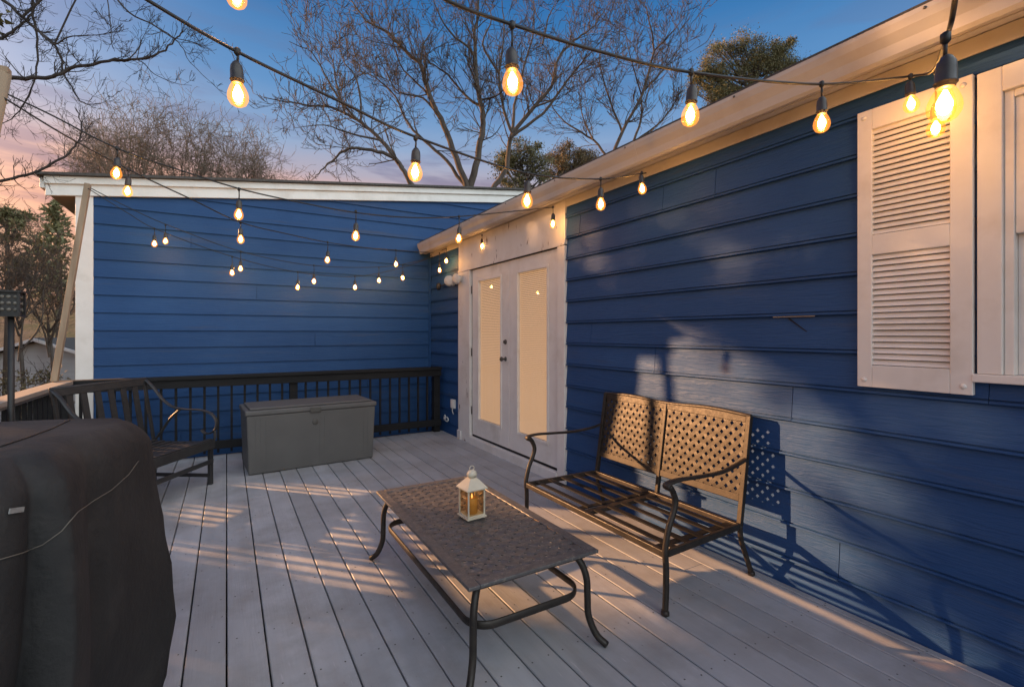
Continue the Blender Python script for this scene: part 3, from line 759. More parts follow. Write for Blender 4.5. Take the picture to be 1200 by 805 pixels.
# ------------------------------------------------------------------ table lantern
LX, LY = on_z(553, 604, TZ + .004).xy
ln = thing('candle_lantern', (LX, LY, TZ), 'small cream metal lantern with amber glass on the coffee table', 'lantern', rotz=rad(4), local=True)
h = .051; zb = .020; zt = .146
a = MB(); a.box((-h - .006, -h - .006, .004), (h + .006, h + .006, .013)); a.box((-h, -h, .0135), (h, h, zb))
for sx in (-1, 1):
    for sy in (-1, 1):
        a.box((sx * h, sy * h, zb), (sx * (h - .008), sy * (h - .008), zt)); a.box((sx * h, sy * h, 0), (sx * (h - .014), sy * (h - .014), .0038))
a.box((-h, -h, zt), (h, h, zt + .006)); a.build('lantern_frame', M['lantern'], ln, bevel=.0015)
a = MB(); e = h + .010; t_ = .019; z1 = zt + .0065; z2 = zt + .060
a.add([(-e, -e, z1), (e, -e, z1), (e, e, z1), (-e, e, z1), (-e, -e, z1 + .004), (e, -e, z1 + .004), (e, e, z1 + .004), (-e, e, z1 + .004), (-t_, -t_, z2), (t_, -t_, z2), (t_, t_, z2), (-t_, t_, z2)],
      [(3, 2, 1, 0)] + [(i, (i + 1) % 4, 4 + (i + 1) % 4, 4 + i) for i in range(4)] + [(4 + i, 4 + (i + 1) % 4, 8 + (i + 1) % 4, 8 + i) for i in range(4)] + [(8, 9, 10, 11)])
rf_ = a.build('lantern_roof', M['lantern'], ln)
a = MB(); a.lathe([(.017, z2), (.026, z2 + .008), (.028, z2 + .018), (.024, z2 + .030), (.012, z2 + .038), (.002, z2 + .040)], (0, 0, 0), 16); a.build('dome_cap', M['lantern'], rf_)
a = MB(); a.tube([(.014 * math.cos(q), 0, z2 + .048 + .012 * math.sin(q)) for q in [i * 2 * PI / 16 for i in range(17)]], .0022, 6); a.build('hanging_ring', M['lantern'], rf_)
for i, (ax, sg) in enumerate((('x', -1), ('x', 1), ('y', -1), ('y', 1))):
    a = MB(); k = h - .005
    w_ = h - .0085
    q4 = [(sg * k, -w_, zb + .001), (sg * k, w_, zb + .001), (sg * k, w_, zt - .001), (sg * k, -w_, zt - .001)] if ax == 'x' else [(w_, sg * k, zb + .001), (-w_, sg * k, zb + .001), (-w_, sg * k, zt - .001), (w_, sg * k, zt - .001)]
    a.add(q4, [(0, 1, 2, 3) if sg > 0 else (3, 2, 1, 0)])
    a.build('glass_pane', M['lantern_glass'], ln)
a = MB(); a.lathe([(.030, zb + .001), (.030, zb + .078), (.026, zb + .082), (.010, zb + .076), (.002, zb + .076)], (0, 0, 0), 16); cn = a.build('candle', M['candle'], ln)
a = MB(); a.lathe([(.002, zb + .077), (.0035, zb + .082), (.004, zb + .088), (.002, zb + .098), (.0004, zb + .103)], (0, 0, 0), 8); a.build('flame', emis('candle_flame', (1, .5, .15), 1.2), cn)

# ------------------------------------------------------------------ storage box
bx = thing('storage_box', (.78, 5.66, 0), 'long gray resin storage box in front of the dark railing', 'storage box', rotz=rad(3.6), local=True)
hw, hd_ = .635, .30
a = MB(); a.add([(-hw + .02, -hd_ + .02, .004), (hw - .02, -hd_ + .02, .004), (hw - .02, hd_ - .02, .004), (-hw + .02, hd_ - .02, .004), (-hw, -hd_, .585), (hw, -hd_, .585), (hw, hd_, .585), (-hw, hd_, .585)],
                [(3, 2, 1, 0), (4, 5, 6, 7), (0, 1, 5, 4), (1, 2, 6, 5), (2, 3, 7, 6), (3, 0, 4, 7)])
bd = a.build('box_body', M['box'], bx, bevel=.012)
a = MB()
for i in (1, 2, 3, 14, 15, 24, 25):
    x = -hw + .03 + i * (2 * hw - .06) / 26
    a.bar((x * .985, -hd_ + .0185, .04), (x, -hd_ - .0005, .565), .003, .003, up=(0, 1, 0))
a.build('ribbed_front', M['box'], bd)
a = MB(); a.box((-hw - .012, -hd_ - .014, .588), (hw + .012, hd_ + .01, .635)); 
a.box((-hw + .03, -hd_ + .03, .6355), (hw - .03, hd_ - .03, .655)); ld = a.build('lid', M['box'], bx, bevel=.010)
a = MB(); a.box((-.055, -hd_ - .024, .575), (.055, -hd_ - .0145, .628)); a.build('latch', M['box_dark'], ld, bevel=.004)
a = MB(); a.lathe([(.030, 0), (.030, .003), (.024, .005), (.001, .005)], (.0, -hd_ + .004, .47), 18, axis=(0, -1, 0)); a.build('emblem', M['box_dark'], bd)

# ------------------------------------------------------------------ slatted scroll-arm bench in the corner
gb = thing('garden_bench', (-.61, 5.05, 0), 'dark gray slatted metal bench with scrolled arms angled in the deck corner', 'bench', rotz=math.atan2(.829, .559), local=True)
bmt = M['bench_metal']; L = .43
a = MB()
for i in range(9):
    y = -.30 + i * .066; z = .405 - .02 * math.sin(min(1, (i / 8)) * PI) + (.012 if i == 0 else 0)
    a.bar((-L + .01, y, z), (L - .01, y, z), .045, .012)
a.build('seat', bmt, gb, bevel=.003)
a = MB(); a.bar((-L, -.325, .375), (L, -.325, .375), .02, .075)
for x in (-L + .012, L - .012): a.bar((x, -.315, .385), (x, .27, .375), .02, .03)
a.bar((-L, .27, .375), (L, .27, .375), .02, .05); a.build('seat_frame', bmt, gb, bevel=.003)
def by(z): return .25 + (z - .40) * .17
a = MB(); a.bar((-L - .01, by(.94), .94), (L + .01, by(.94), .94), .022, .055, up=(0, .17, 1)); a.tube([(-L - .01, by(.975), .972), (L + .01, by(.975), .972)], .014, 8)
for x in (-L + .01, L - .01): a.bar((x, by(.37), .37), (x, by(.95), .95), .026, .02, up=(0, -1, .17))
a.build('back_frame', bmt, gb, bevel=.003)
for i in range(6):
    x = -L + .125 + i * (2 * L - .25) / 5
    s_ = MB(); s_.bar((x, by(.39), .39), (x, by(.915), .915), .052, .012, up=(0, -1, .17)); s_.build('back_slat', bmt, gb)
for x in (-L, L):
    pts = smooth_path([(x, by(.97), .968), (x, .27, .90), (x, .18, .79), (x, .08, .715), (x, -.04, .69), (x, -.18, .685), (x, -.29, .655), (x, -.345, .59), (x, -.345, .52), (x, -.30, .475), (x, -.24, .47), (x, -.205, .50)])
    a = MB(); a.tube(pts, [(.022, .008)] * len(pts), 8, flat=(1, 0, 0)); a.build('scroll_arm', bmt, gb)
    a = MB(); a.tube(smooth_path([(x, .0, .69), (x, .10, .60), (x, .19, .47), (x, .25, .40)]), .012, 8); a.build('arm_brace', bmt, gb); a = MB(); a.tube(smooth_path([(x, -.33, .50), (x, -.335, .44), (x, -.32, .40)]), .012, 8); a.build('arm_brace', bmt, gb)
    for y in (-.30, .25):
        a = MB(); a.bar((x * .97, y, .0), (x * .97, y, .39), .04, .03, up=(0, 1, 0)); a.build('leg', bmt, gb, bevel=.003)
    a = MB(); a.bar((x * .97, -.285, .085), (x * .97, .235, .085), .02, .03); a.build('stretcher', bmt, gb)
a = MB(); a.bar((-L * .97, -.32, .22), (L * .97, -.32, .22), .02, .035); a.build('front_stretcher', bmt, gb)

# ------------------------------------------------------------------ covered grill
gr = thing('covered_grill', (-.875, 1.94, 0), 'grill under a draped charcoal fabric cover at the near edge of the deck', 'grill', rotz=rad(-9), local=True)
GX, GY, GH = .60, .51, 1.075
NS, NH = 260, 60
def sq(th, ex, a_, b_):
    c_, s_ = math.cos(th), math.sin(th)
    return Vector((a_ * math.copysign(abs(c_) ** ex, c_), b_ * math.copysign(abs(s_) ** ex, s_)))
vs = []; fs = []
def fold(th, z):
    k = 1 - z / GH
    a1 = th * 7 + 1.6 * math.sin(th * 3 + .5) + z * 1.8 * math.sin(th * 2); a2 = th * 16 + 2.1 - z * 2.2 + 1.1 * math.sin(th * 5)
    f = .10 * (abs(math.sin(a1 * .5)) ** .6 - .6) + .034 * (1 - abs(math.sin(a2 * .5)) ** .7 - .4) + .05 * mnoise.noise(Vector((math.cos(th) * 2.2, math.sin(th) * 2.2, z * 1.6)))
    return f * (.22 + 1.15 * k ** .8)
for i in range(NH + 1):
    z = GH * (i / NH)
    for k in range(NS):
        th = 2 * PI * k / NS
        kz = 1 - z / GH; fl_ = .030 * math.sin(PI * min(1, kz * 1.1)) - .055 * kz ** 2
        topr = -.055 * max(0, (z - GH + .10) / .10) ** 2.2
        p2 = sq(th, .42, GX + fl_ + topr, GY + fl_ * .8 + topr)
        dr = p2.normalized() * fold(th, z)
        zz = z + .03 + (-.03 + .02 * math.sin(th * 5 + 1) if i == 0 else 0)
        vs.append((p2.x + dr.x, p2.y + dr.y, max(.02, zz)))
# top: rings shrinking, slightly domed and tilted down to the back
NT = 9
for r in range(1, NT + 1):
    s_ = 1 - r / NT * .98
    for k in range(NS):
        b_ = Vector(vs[NH * NS + k]); q = Vector((b_.x * s_, b_.y * s_, 0))
        q.z = b_.z + .022 * (1 - s_ ** 2) + .010 * mnoise.noise(Vector((q.x * 5, q.y * 5, 1)))
        vs.append(tuple(q))
for i in range(NH + NT):
    for k in range(NS):
        k2 = (k + 1) % NS; fs.append((i * NS + k, i * NS + k2, (i + 1) * NS + k2, (i + 1) * NS + k))
fs.append(tuple((NH + NT) * NS + k for k in range(NS)))
def shear(v):
    x, y, z = v
    return (x, y, z - max(0, z - .6) / .5 * .05 * max(0, (y + .1)))
vs = [shear(v) for v in vs]
def flap(v):
    x, y, z = v
    if y > -.15: return v
    x0 = FLAPX + .03 * math.sin(z * 6) - .05 * max(0, z - .85)
    k = 1 - sm(x0 - .012, x0 + .012, x)
    return (x, y - .045 * k * sm(1.08, .80, z), z) if z < 1.08 else v
FLAPX = .215
vs = [flap(v) for v in vs]
a = MB(); a.add(vs, fs, 0, True); cv = a.build('cover', M['cover'], gr)
def surf(k, i): return Vector(vs[i * NS + k % NS])
from mathutils.bvhtree import BVHTree
GM = Matrix.Translation(Vector((-.875, 1.94, 0))) @ Matrix.Rotation(rad(-9), 4, 'Z'); GI = GM.inverted()
bvh = BVHTree.FromPolygons([Vector(v) for v in vs], fs)
def on_cover(u, v):
    o_ = GI @ Vector((0, 0, CAMZ)); d_ = (GI.to_3x3() @ ray(u, v)).normalized()
    return bvh.ray_cast(o_, d_)
def seam(name, px, r, mt, lift=.002):
    P = []
    for i in range(len(px) - 1):
        for k in range(8):
            t_ = k / 8; h_ = on_cover(px[i][0] + (px[i + 1][0] - px[i][0]) * t_, px[i][1] + (px[i + 1][1] - px[i][1]) * t_)
            if h_[0] is not None: P.append(h_[0] + h_[1] * lift)
    if len(P) > 2:
        a = MB(); a.tube(P, r, 6); a.build(name, mt, cv)
seam('top_seam', [(0, 524), (30, 514), (60, 503), (85, 491)], .0022, M['black'])
seam('side_seam', [(-10, 658), (25, 648), (50, 638), (72, 622), (90, 600), (110, 586), (130, 574), (150, 556), (163, 538)], .0013, M['piping'])
h_ = on_cover(17, 598)
if h_[0] is not None:
    nn = h_[1]; e1 = Vector((0, 0, 1)).cross(nn).normalized(); a = MB()
    a.bar(h_[0] + nn * .004 - e1 * .017 + Vector((0, 0, .004)), h_[0] + nn * .004 + e1 * .017 - Vector((0, 0, .004)), .003, .011, up=(0, 0, 1)); a.build('tag', M['tag'], cv)

# ------------------------------------------------------------------ string lights
def bulb_mesh():
    a = MB(); n = 14
    prof = [(.013, 0), (.0155, -.008), (.0215, -.019), (.0265, -.032), (.0285, -.044), (.0272, -.056), (.0215, -.067), (.012, -.0735), (.001, -.076)]
    a.lathe(prof, (0, 0, 0), n, 0)
    c_ = [(.003, -.012), (.0075, -.022), (.0125, -.034), (.0135, -.044), (.0095, -.054), (.004, -.060), (.0005, -.061)]
    a.lathe(c_, (0, 0, 0), 10, 1)
    a.lathe([(r_ * .66, z_ * .94 - .004) for r_, z_ in prof], (0, 0, 0), 12, 0)
    return a
def socket_mesh():
    a = MB(); a.lathe([(.004, .058), (.009, .054), (.0158, .043), (.0175, .028), (.0178, .006), (.0195, .004), (.0195, .001), (.0160, 0), (.0160, -.006), (.014, -.008)], (0, 0, 0), 14); return a
BM = SM = None
def strand(label, pts, nodes):
    """pts: cord path (px, py, 1/t); nodes: (px, py_node, py_bulb, 1/t)"""
    global BM, SM
    P = [at_t(u, v, 1 / it) for u, v, it in pts]
    st_ = thing('string_lights', P[len(P) // 2], label, 'string lights', 'strings of warm bulbs over the deck')
    a = MB(); a.tube(smooth_path(P, 8), .0048, 6); a.build('cord', M['cord'], st_)
    for u, vn, vb, it in nodes:
        nn = at_t(u, vn, 1 / it); bb = at_t(u, vb, 1 / it)
        sp_ = bb + Vector((0, 0, .042))
        if SM is None:
            so = socket_mesh().build('lamp_socket', M['socket']); SM = so.data
        else:
            so = bpy.data.objects.new('lamp_socket', SM); col.objects.link(so)
        so.parent = st_; so.location = sp_ - Vector(st_['_o']); tilt = (random.uniform(-.07, .07), random.uniform(-.07, .07), random.uniform(0, 6)); so.rotation_euler = tilt
        if BM is None:
            bo = bulb_mesh().build('bulb', [M['bulbglass'], M['core']]); BM = bo.data
        else:
            bo = bpy.data.objects.new('bulb', BM); col.objects.link(bo)
        bo.parent = so
        a = MB(); top_ = sp_ + Vector((0, 0, .055))
        if nn.z < top_.z: nn = top_ + Vector((0, 0, .01))
        a.tube([nn, nn.lerp(top_, .5) + Vector((.002, .001, 0)), top_], .0036, 6); a.lathe([(.004, -.012), (.009, -.006), (.009, .008), (.004, .012)], nn, 8)
        a.build('drop_wire', M['cord'], st_)
    return st_
def lin(u, u0, a0, u1, a1): return a0 + (a1 - a0) * (u - u0) / (u1 - u0)
i1 = lambda u: lin(u, 278, .714, 757, .3125)
strand('string of bulbs from the top left sky to the eave above the French door', [(40, -85, i1(40)), (172, 0, i1(172)), (278, 61, i1(278)), (400, 120, i1(400)), (488, 161, i1(488)), (617, 203, i1(617)), (703, 210, i1(703)), (757, 203, i1(757))],
       [(278, 61, 112, i1(278)), (487, 162, 203, i1(488)), (618, 204, 236, i1(617)), (704, 210, 240, i1(703)), (752, 205, 222, i1(752))])
i2 = lambda u: lin(u, 600, .769, 1075, .495)
strand('string of bulbs across the upper sky ending over the white shutter', [(400, -70, i2(400)), (522, 0, i2(522)), (600, 29, i2(600)), (700, 60, i2(700)), (810, 85, i2(810)), (961, 99, i2(961)), (1072, 89, i2(1072)), (1092, 84, .56), (1104, 60, .80), (1113, 33, 1.03), (1117, 15, 1.10), (1122, -20, 1.2)],
       [(600, 30, 98, i2(600)), (810, 85, 136, i2(810)), (963, 99, 145, i2(961)), (1067, 90, 123, i2(1067)), (1097, 84, 151, .56), (1108, 45, 124, 1.05)])
i4 = lambda u: lin(u, 0, .385, 645, .2325)
strand('upper string of bulbs from the wooden post to the gutter by the door', [(3, 108, i4(0)), (60, 135, i4(60)), (137, 174, i4(137)), (215, 201, i4(215)), (283, 222, i4(283)), (345, 236, i4(345)), (415, 249, i4(415)), (480, 255, i4(480)), (536, 254, i4(536)), (600, 248, i4(600)), (648, 243, i4(645))],
       [(137, 174, 204, i4(137)), (280, 222, 252, i4(283)), (417, 248, 277, i4(415)), (538, 254, 280, i4(536)), (648, 243, 263, i4(645))])
i5 = lambda u: lin(u, 8, .385, 508, .139)
strand('lower string of bulbs from the wooden post to the far gutter corner', [(3, 114, i5(3)), (80, 161, i5(80)), (157, 202, i5(157)), (225, 234, i5(225)), (283, 261, i5(283)), (340, 275, i5(340)), (383, 284, i5(383)), (425, 290, i5(425)), (462, 293, i5(462)), (508, 296, i5(508)), (523, 291, .152)],
       [(150, 199, 225, i5(150)), (282, 261, 281, i5(283)), (384, 284, 305, i5(383)), (464, 293, 310, i5(462)), (515, 297, 317, .150), (523, 292, 306, .153), (565, 276, 289, .172)])
i6 = lambda u: lin(u, 103, .200, 505, .142)
strand('dim upper string of bulbs from the leaning pole across the blue gable wall', [(103, 219, i6(103)), (150, 243, i6(150)), (197, 264, i6(197)), (283, 295, i6(283)), (366, 311, i6(366)), (444, 313, i6(444)), (490, 306, i6(490)), (506, 299, i6(505))],
       [(194, 264, 283, i6(197)), (282, 295, 315, i6(283)), (368, 311, 330, i6(366)), (444, 314, 329, i6(444)), (472, 311, 326, i6(472))])
i7 = lambda u: lin(u, 103, .203, 505, .143)
strand('dim lower string of bulbs from the leaning pole across the blue gable wall', [(103, 221, i7(103)), (150, 250, i7(150)), (186, 270, i7(186)), (273, 301, i7(273)), (349, 319, i7(349)), (416, 324, i7(416)), (470, 314, i7(470)), (507, 301, i7(505))],
       [(181, 268, 286, i7(186)), (272, 301, 320, i7(273)), (349, 319, 337, i7(349)), (416, 324, 337, i7(416))])
strand('string with one bulb hanging just in at the top edge', [(60, -150, .80), (180, -85, .74), (277, -52, .70), (400, -30, .64), (620, -10, .5)], [(277, -52, -4, .70)])

# ------------------------------------------------------------------ trees
def rvec(): return Vector((random.uniform(-1, 1), random.uniform(-1, 1), random.uniform(-1, 1)))
def grow(mb, p, d, L_, r, depth, up=.25, wig=.25, kids=(2, 3), rmin=.004, ang=.75, sides=None):
    """a limb of wiggly segments that forks"""
    n = 4; pts = [p.copy()]; rs = [r]; d = d.normalized(); q = p.copy()
    for i in range(n):
        d = (d + rvec() * wig + Vector((0, 0, up * .35))).normalized(); q = q + d * (L_ / n); pts.append(q.copy()); rs.append(max(rmin, r * (1 - .5 * (i + 1) / n)))
    mb.tube(pts, rs, sides or (5 if r > .03 else (4 if r > .012 else 3)), cap=False)
    if depth <= 0: return
    for i in range(random.randint(*kids)):
        k = random.randint(1, n); nd_ = (d + rvec() * ang).normalized()
        grow(mb, pts[k], nd_, L_ * random.uniform(.55, .8), max(rmin, rs[k] * .68), depth - 1, up, wig, kids, rmin, ang, sides)
def limb_tree(label, limbs, t0, base_px, trunk_r, group=None, mt='bark', twig=.9, depth=2, dens=1.0, sc_px=None, rmin=.006, spread=1.2, cat='tree', name='bare_tree'):
    """limbs traced as px polylines at forward distance t0 (each limb drifts in depth), twigs grown on them"""
    bp = at_t(base_px[0], base_px[1], t0); gx = Vector((bp.x, bp.y, gz(bp.x, bp.y) - .2))
    root = thing(name, gx, label, cat, group)
    tr = MB(); tw = MB()
    trunk_r *= .75; tr.tube(smooth_path([gx, gx.lerp(bp, .5) + Vector((.1, 0, 0)), bp], 4), [trunk_r * (1.25 - .4 * i / 8) for i in range(9)], 9)
    for li, (pts, r0) in enumerate(limbs):
        drift = random.uniform(-spread, spread); P = []
        for i, (u, v) in enumerate(pts): P.append(at_t(u, v, t0 + drift * i / max(1, len(pts) - 1)))
        if li == 0 or (Vector(pts[0]) - Vector(base_px)).length < 12: P[0] = bp
        P = smooth_path(P, 4); n = len(P)
        # small crookedness
        r0 = r0 * .68; P = [q + rvec() * r0 * .35 for q in P]
        rs = [max(rmin, r0 * (1 - .82 * i / (n - 1))) for i in range(n)]
        tr.tube(P, rs, 7, cap=False)
        Ltot = sum((P[i + 1] - P[i]).length for i in range(n - 1))
        m_ = max(3, int(Ltot * dens * 3.4))
        for q in range(m_):
            i = random.randint(max(1, n // 5), n - 1); dd = (P[min(i + 1, n - 1)] - P[i - 1]).normalized()
            nd_ = (dd * .6 + rvec() * .85 + Vector((0, 0, .2))).normalized()
            grow(tw, P[i], nd_, twig * random.uniform(.5, 1.25), max(rmin, min(.022, rs[i] * .4)), depth, rmin=rmin)
    tr.build('trunk', M[mt], root); tw.build('crown', M[mt], root)
    return root
Z5 = lambda pts: [(300 + x / 2.857, y / 2.857) for x, y in pts]
T0 = 15.0
limb_tree('tall bare tree with forked dark limbs behind the roof, middle of the sky', [
    (Z5([(710, 640), (740, 530), (760, 430), (755, 360), (735, 230), (730, 120), (745, 20), (750, -80)]), .17),
    (Z5([(710, 640), (660, 500), (620, 400), (570, 290), (550, 220), (490, 160), (440, 110), (370, 70), (310, -10)]), .15),
    (Z5([(550, 220), (560, 150), (600, 90)]), .06), (Z5([(705, 620), (640, 540), (560, 470), (500, 400), (470, 330), (400, 260), (350, 240)]), .09),
    (Z5([(755, 360), (700, 320), (640, 250), (570, 200), (560, 170)]), .07), (Z5([(735, 230), (720, 170), (650, 110), (610, 40), (590, -20)]), .07),
    (Z5([(760, 335), (820, 312), (850, 250)]), .05), (Z5([(620, 400), (560, 330), (480, 310), (440, 250), (380, 130)]), .06), (Z5([(590, 340), (560, 300), (480, 210), (440, 60), (410, 0)]), .055)],
    T0, (548.5, 224), .21, 'bare trees behind the house', twig=1.0, dens=1.15, depth=3, rmin=.0065)
limb_tree('leaning bare tree spreading low to the left above the white gable trim', [
    (Z5([(525, 630), (490, 560), (440, 520), (370, 500), (300, 505), (240, 550), (200, 590)]), .11),
    (Z5([(490, 560), (420, 470), (350, 410), (250, 360), (150, 350), (30, 330)]), .10), (Z5([(350, 410), (300, 360), (240, 270), (190, 180), (110, 140)]), .06),
    (Z5([(300, 385), (270, 280), (250, 190), (200, 130)]), .05), (Z5([(420, 470), (320, 450), (230, 420), (130, 430)]), .05), (Z5([(350, 410), (350, 330), (330, 250), (290, 200), (320, 150)]), .05)],
    T0 - 1, (484, 220), .14, 'bare trees behind the house', twig=.9, dens=1.2, depth=3, rmin=.0065)
limb_tree('bare tree with long limbs curving right, left of the two evergreens', [
    (Z5([(790, 640), (840, 560), (860, 450), (930, 360), (990, 290), (1010, 200), (1060, 140), (1120, 100), (1170, 30)]), .13),
    (Z5([(860, 450), (830, 370), (815, 250), (830, 100), (820, -30)]), .08), (Z5([(860, 440), (870, 330), (900, 220), (930, 100), (925, -10)]), .08),
    (Z5([(850, 460), (960, 380), (1050, 260), (1100, 200), (1190, 100)]), .08), (Z5([(815, 250), (760, 150), (790, 60), (760, -10)]), .06), (Z5([(930, 360), (1000, 330), (1060, 250), (1200, 190)]), .05), (Z5([(960, 150), (980, 60), (1010, -10)]), .05)],
    T0 + .5, (576, 224), .16, 'bare trees behind the house', twig=1.0, dens=1.15, depth=3, rmin=.0065)
Z2 = lambda pts: [(400 + x / 2.98, y / 2.98) for x, y in pts]
limb_tree('fine twigged bare tree rising over the right roof gutter', [
    (Z2([(940, 545), (980, 460), (1050, 330), (1090, 180), (1075, 80), (1060, 20)]), .10), (Z2([(940, 545), (880, 490), (800, 440), (740, 380), (720, 300)]), .07),
    (Z2([(1010, 520), (1045, 420), (1045, 330), (1010, 200), (990, 100)]), .07), (Z2([(1020, 500), (1120, 420), (1180, 330), (1190, 260)]), .06), (Z2([(980, 460), (930, 330), (900, 200), (930, 100)]), .06), (Z2([(1045, 330), (1120, 250), (1180, 170), (1220, 110)]), .05), (Z2([(880, 490), (840, 400), (830, 300)]), .05), (Z2([(1090, 180), (1150, 120), (1200, 60)]), .045)],
    T0 + 2, (716, 190), .12, 'bare trees behind the house', twig=1.0, dens=1.35, depth=3, rmin=.0065)
# branches reaching in from the left edge
Z1 = lambda pts: [(x / 2.98, y / 2.98) for x, y in pts]
BASE = (-890, 440)
limb_tree('dark bare tree whose branches reach in over the string lights', [
    (Z1([BASE, (-500, 370), (-230, 330), (-100, 290), (0, 270), (120, 275), (200, 265), (260, 235), (380, 215), (480, 205), (560, 185), (610, 140), (640, 110)]), .036),
    (Z1([BASE, (-600, 100), (-300, -60), (-160, -60), (0, -5), (80, 60), (140, 115), (190, 155), (215, 210), (225, 255), (260, 320), (290, 360), (350, 365)]), .028),
    (Z1([BASE, (-600, 60), (-200, -120), (80, -40), (115, 60), (130, 160), (125, 260), (90, 355), (40, 415), (-10, 440)]), .022),
    (Z1([BASE, (-500, 250), (-60, 150), (0, 135), (55, 102), (100, 60), (135, 0), (150, -40)]), .026),
    (Z1([(140, 115), (190, 155), (240, 130), (300, 125), (380, 118), (450, 100)]), .011),
    (Z1([BASE, (-500, 600), (-80, 645), (0, 632), (90, 612), (170, 580), (240, 535), (275, 490), (287, 450), (280, 420), (265, 380)]), .024),
    (Z1([(190, 155), (300, -60), (365, -30), (385, 80), (390, 150), (400, 180)]), .010), (Z1([(80, 60), (250, -80), (370, -40), (450, 45), (530, 85), (600, 130), (640, 170), (665, 220), (760, 310)]), .014),
    (Z1([(380, 215), (480, 210), (540, 260), (610, 290), (670, 300)]), .008), (Z1([(380, 215), (440, 210), (480, 175), (500, 130), (520, 90)]), .009), (Z1([(530, 85), (600, 130), (680, 150), (740, 180)]), .007)],
    4.0, (-300, 150), .10, mt='bark_dark', twig=.15, depth=2, dens=3.0, rmin=.0014, spread=.35)
# distant brushy crowns over the gable
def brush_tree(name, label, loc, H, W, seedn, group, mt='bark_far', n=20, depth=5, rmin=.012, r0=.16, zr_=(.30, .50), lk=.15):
    random.seed(seedn); root = thing(name, loc, label, 'tree', group); tr = MB(); tw = MB(); b0 = Vector(loc)
    tr.tube([b0, b0 + Vector((.1, 0, H * .3)), b0 + Vector((0, .1, H * .52))], [r0, r0 * .8, r0 * .5], 7)
    for i in range(n):
        a_ = random.uniform(0, 2 * PI); s_ = math.sqrt(random.uniform(.02, 1)); z = H * random.uniform(*zr_)
        tip = b0 + Vector((math.cos(a_) * s_ * W * .72, math.sin(a_) * s_ * W * .72, H * (.52 + .30 * math.sqrt(max(0, 1 - s_ * s_ * .8)))))
        st0 = b0 + Vector((0, 0, z)); mid = st0.lerp(tip, .5) + rvec() * H * .03; P = smooth_path([st0, mid, tip], 4)
        tw.tube(P, [r0 * .42 * (1 - .6 * q / (len(P) - 1)) for q in range(len(P))], 5, cap=False)
        for k in (3, 4, 5, 6, 7, 8, 8):
            grow(tw, P[k], (tip - st0).normalized() * .6 + rvec() * .8 + Vector((0, 0, .25)), H * lk * random.uniform(.5, 1.1), r0 * .15, depth - 3 + (k > 5), .12, .45, (2, 3), rmin, .9, 3)
    tr.build('trunk', M[mt], root); tw.build('crown', M[mt], root); return root
def ground_at(u, t): q = at_t(u, 391, t); return (q.x, q.y, gz(q.x, q.y) - .2)
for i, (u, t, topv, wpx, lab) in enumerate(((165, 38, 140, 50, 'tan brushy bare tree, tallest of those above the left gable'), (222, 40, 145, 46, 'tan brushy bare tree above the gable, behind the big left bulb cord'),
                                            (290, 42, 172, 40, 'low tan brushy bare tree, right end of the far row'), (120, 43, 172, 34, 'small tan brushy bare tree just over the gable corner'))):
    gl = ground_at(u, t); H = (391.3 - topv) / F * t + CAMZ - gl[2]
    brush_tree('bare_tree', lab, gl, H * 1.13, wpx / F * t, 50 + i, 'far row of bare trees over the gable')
random.seed(21)
def leaf_cloud(mb, c_, rx, rz, n, s, droop=0, thin=.27):
    for i in range(n):
        v_ = Vector((random.gauss(0, .46), random.gauss(0, .46), random.gauss(0, .46))); q = c_ + Vector((v_.x * rx, v_.y * rx, v_.z * rz))
        d_ = (v_ + rvec() * .8 + Vector((0, 0, -droop))).normalized(); n_ = d_.cross(rvec()).normalized()
        ss = s * random.uniform(.5, 1.3)
        mb.add([q - n_ * ss * thin, q + d_ * ss * .5 - n_ * ss * thin * .6, q + d_ * ss, q + n_ * ss * thin], [(0, 1, 2, 3)])
def evergreen(label, loc, H, crown, mt, leaf, group=None, name='evergreen_tree'):
    """crown: list of (dx, dz, rx, rz, n) clumps relative to the base along the view-right axis"""
    root = thing(name, loc, label, 'tree', group); b0 = Vector(loc); R_ = Vector((cY, -sY, 0)); D_ = Vector((sY, cY, 0))
    tr = MB(); tr.tube([b0, b0 + Vector((.05, 0, H * .5)), b0 + Vector((0, 0, H * .92))], [.17, .12, .04], 7)
    cr = MB()
    for dx, dz, rx, rz, n in crown:
        c_ = b0 + R_ * dx + D_ * random.uniform(-1, 1) * rx * .8 + Vector((0, 0, dz))
        tr.tube([b0 + Vector((0, 0, max(.5, dz - rz * 1.2 - abs(dx) * .4))), b0.lerp(c_, .5) + Vector((0, 0, dz * .45)), c_], [.05, .04, .02], 5)
        leaf_cloud(cr, c_, rx, rz, n, leaf)
    tr.build('trunk', M['bark'], root); cr.build('crown', M[mt], root); return root
def px_evergreen(label, t, base_u, clumps, mt, leaf, group=None, name='evergreen_tree'):
    gl = ground_at(base_u, t); cr = []; top = 0
    for (u, v, rp, n) in clumps:
        dx = (u - base_u) / F * t; dz = (HY - v) / F * t + CAMZ - gl[2]; r = rp / F * t
        cr.append((dx, dz, r, r * .75, n)); top = max(top, dz + r * .5)
    return evergreen(label, gl, top, cr, mt, leaf, group, name)
def clumps(u, v, w, h, k, rp, n, seed):
    random.seed(seed); o = []
    for i in range(k):
        a_ = random.uniform(0, 2 * PI); r_ = math.sqrt(random.random()); o.append((u + math.cos(a_) * r_ * w, v + math.sin(a_) * r_ * h, rp * random.uniform(.6, 1.2), n))
    return o
px_evergreen('dark evergreen tree behind the bare limbs, left of the brown one', 24, 612, clumps(612, 200, 30, 36, 46, 10, 420, 3), 'needle', .085, 'evergreens over the roof')
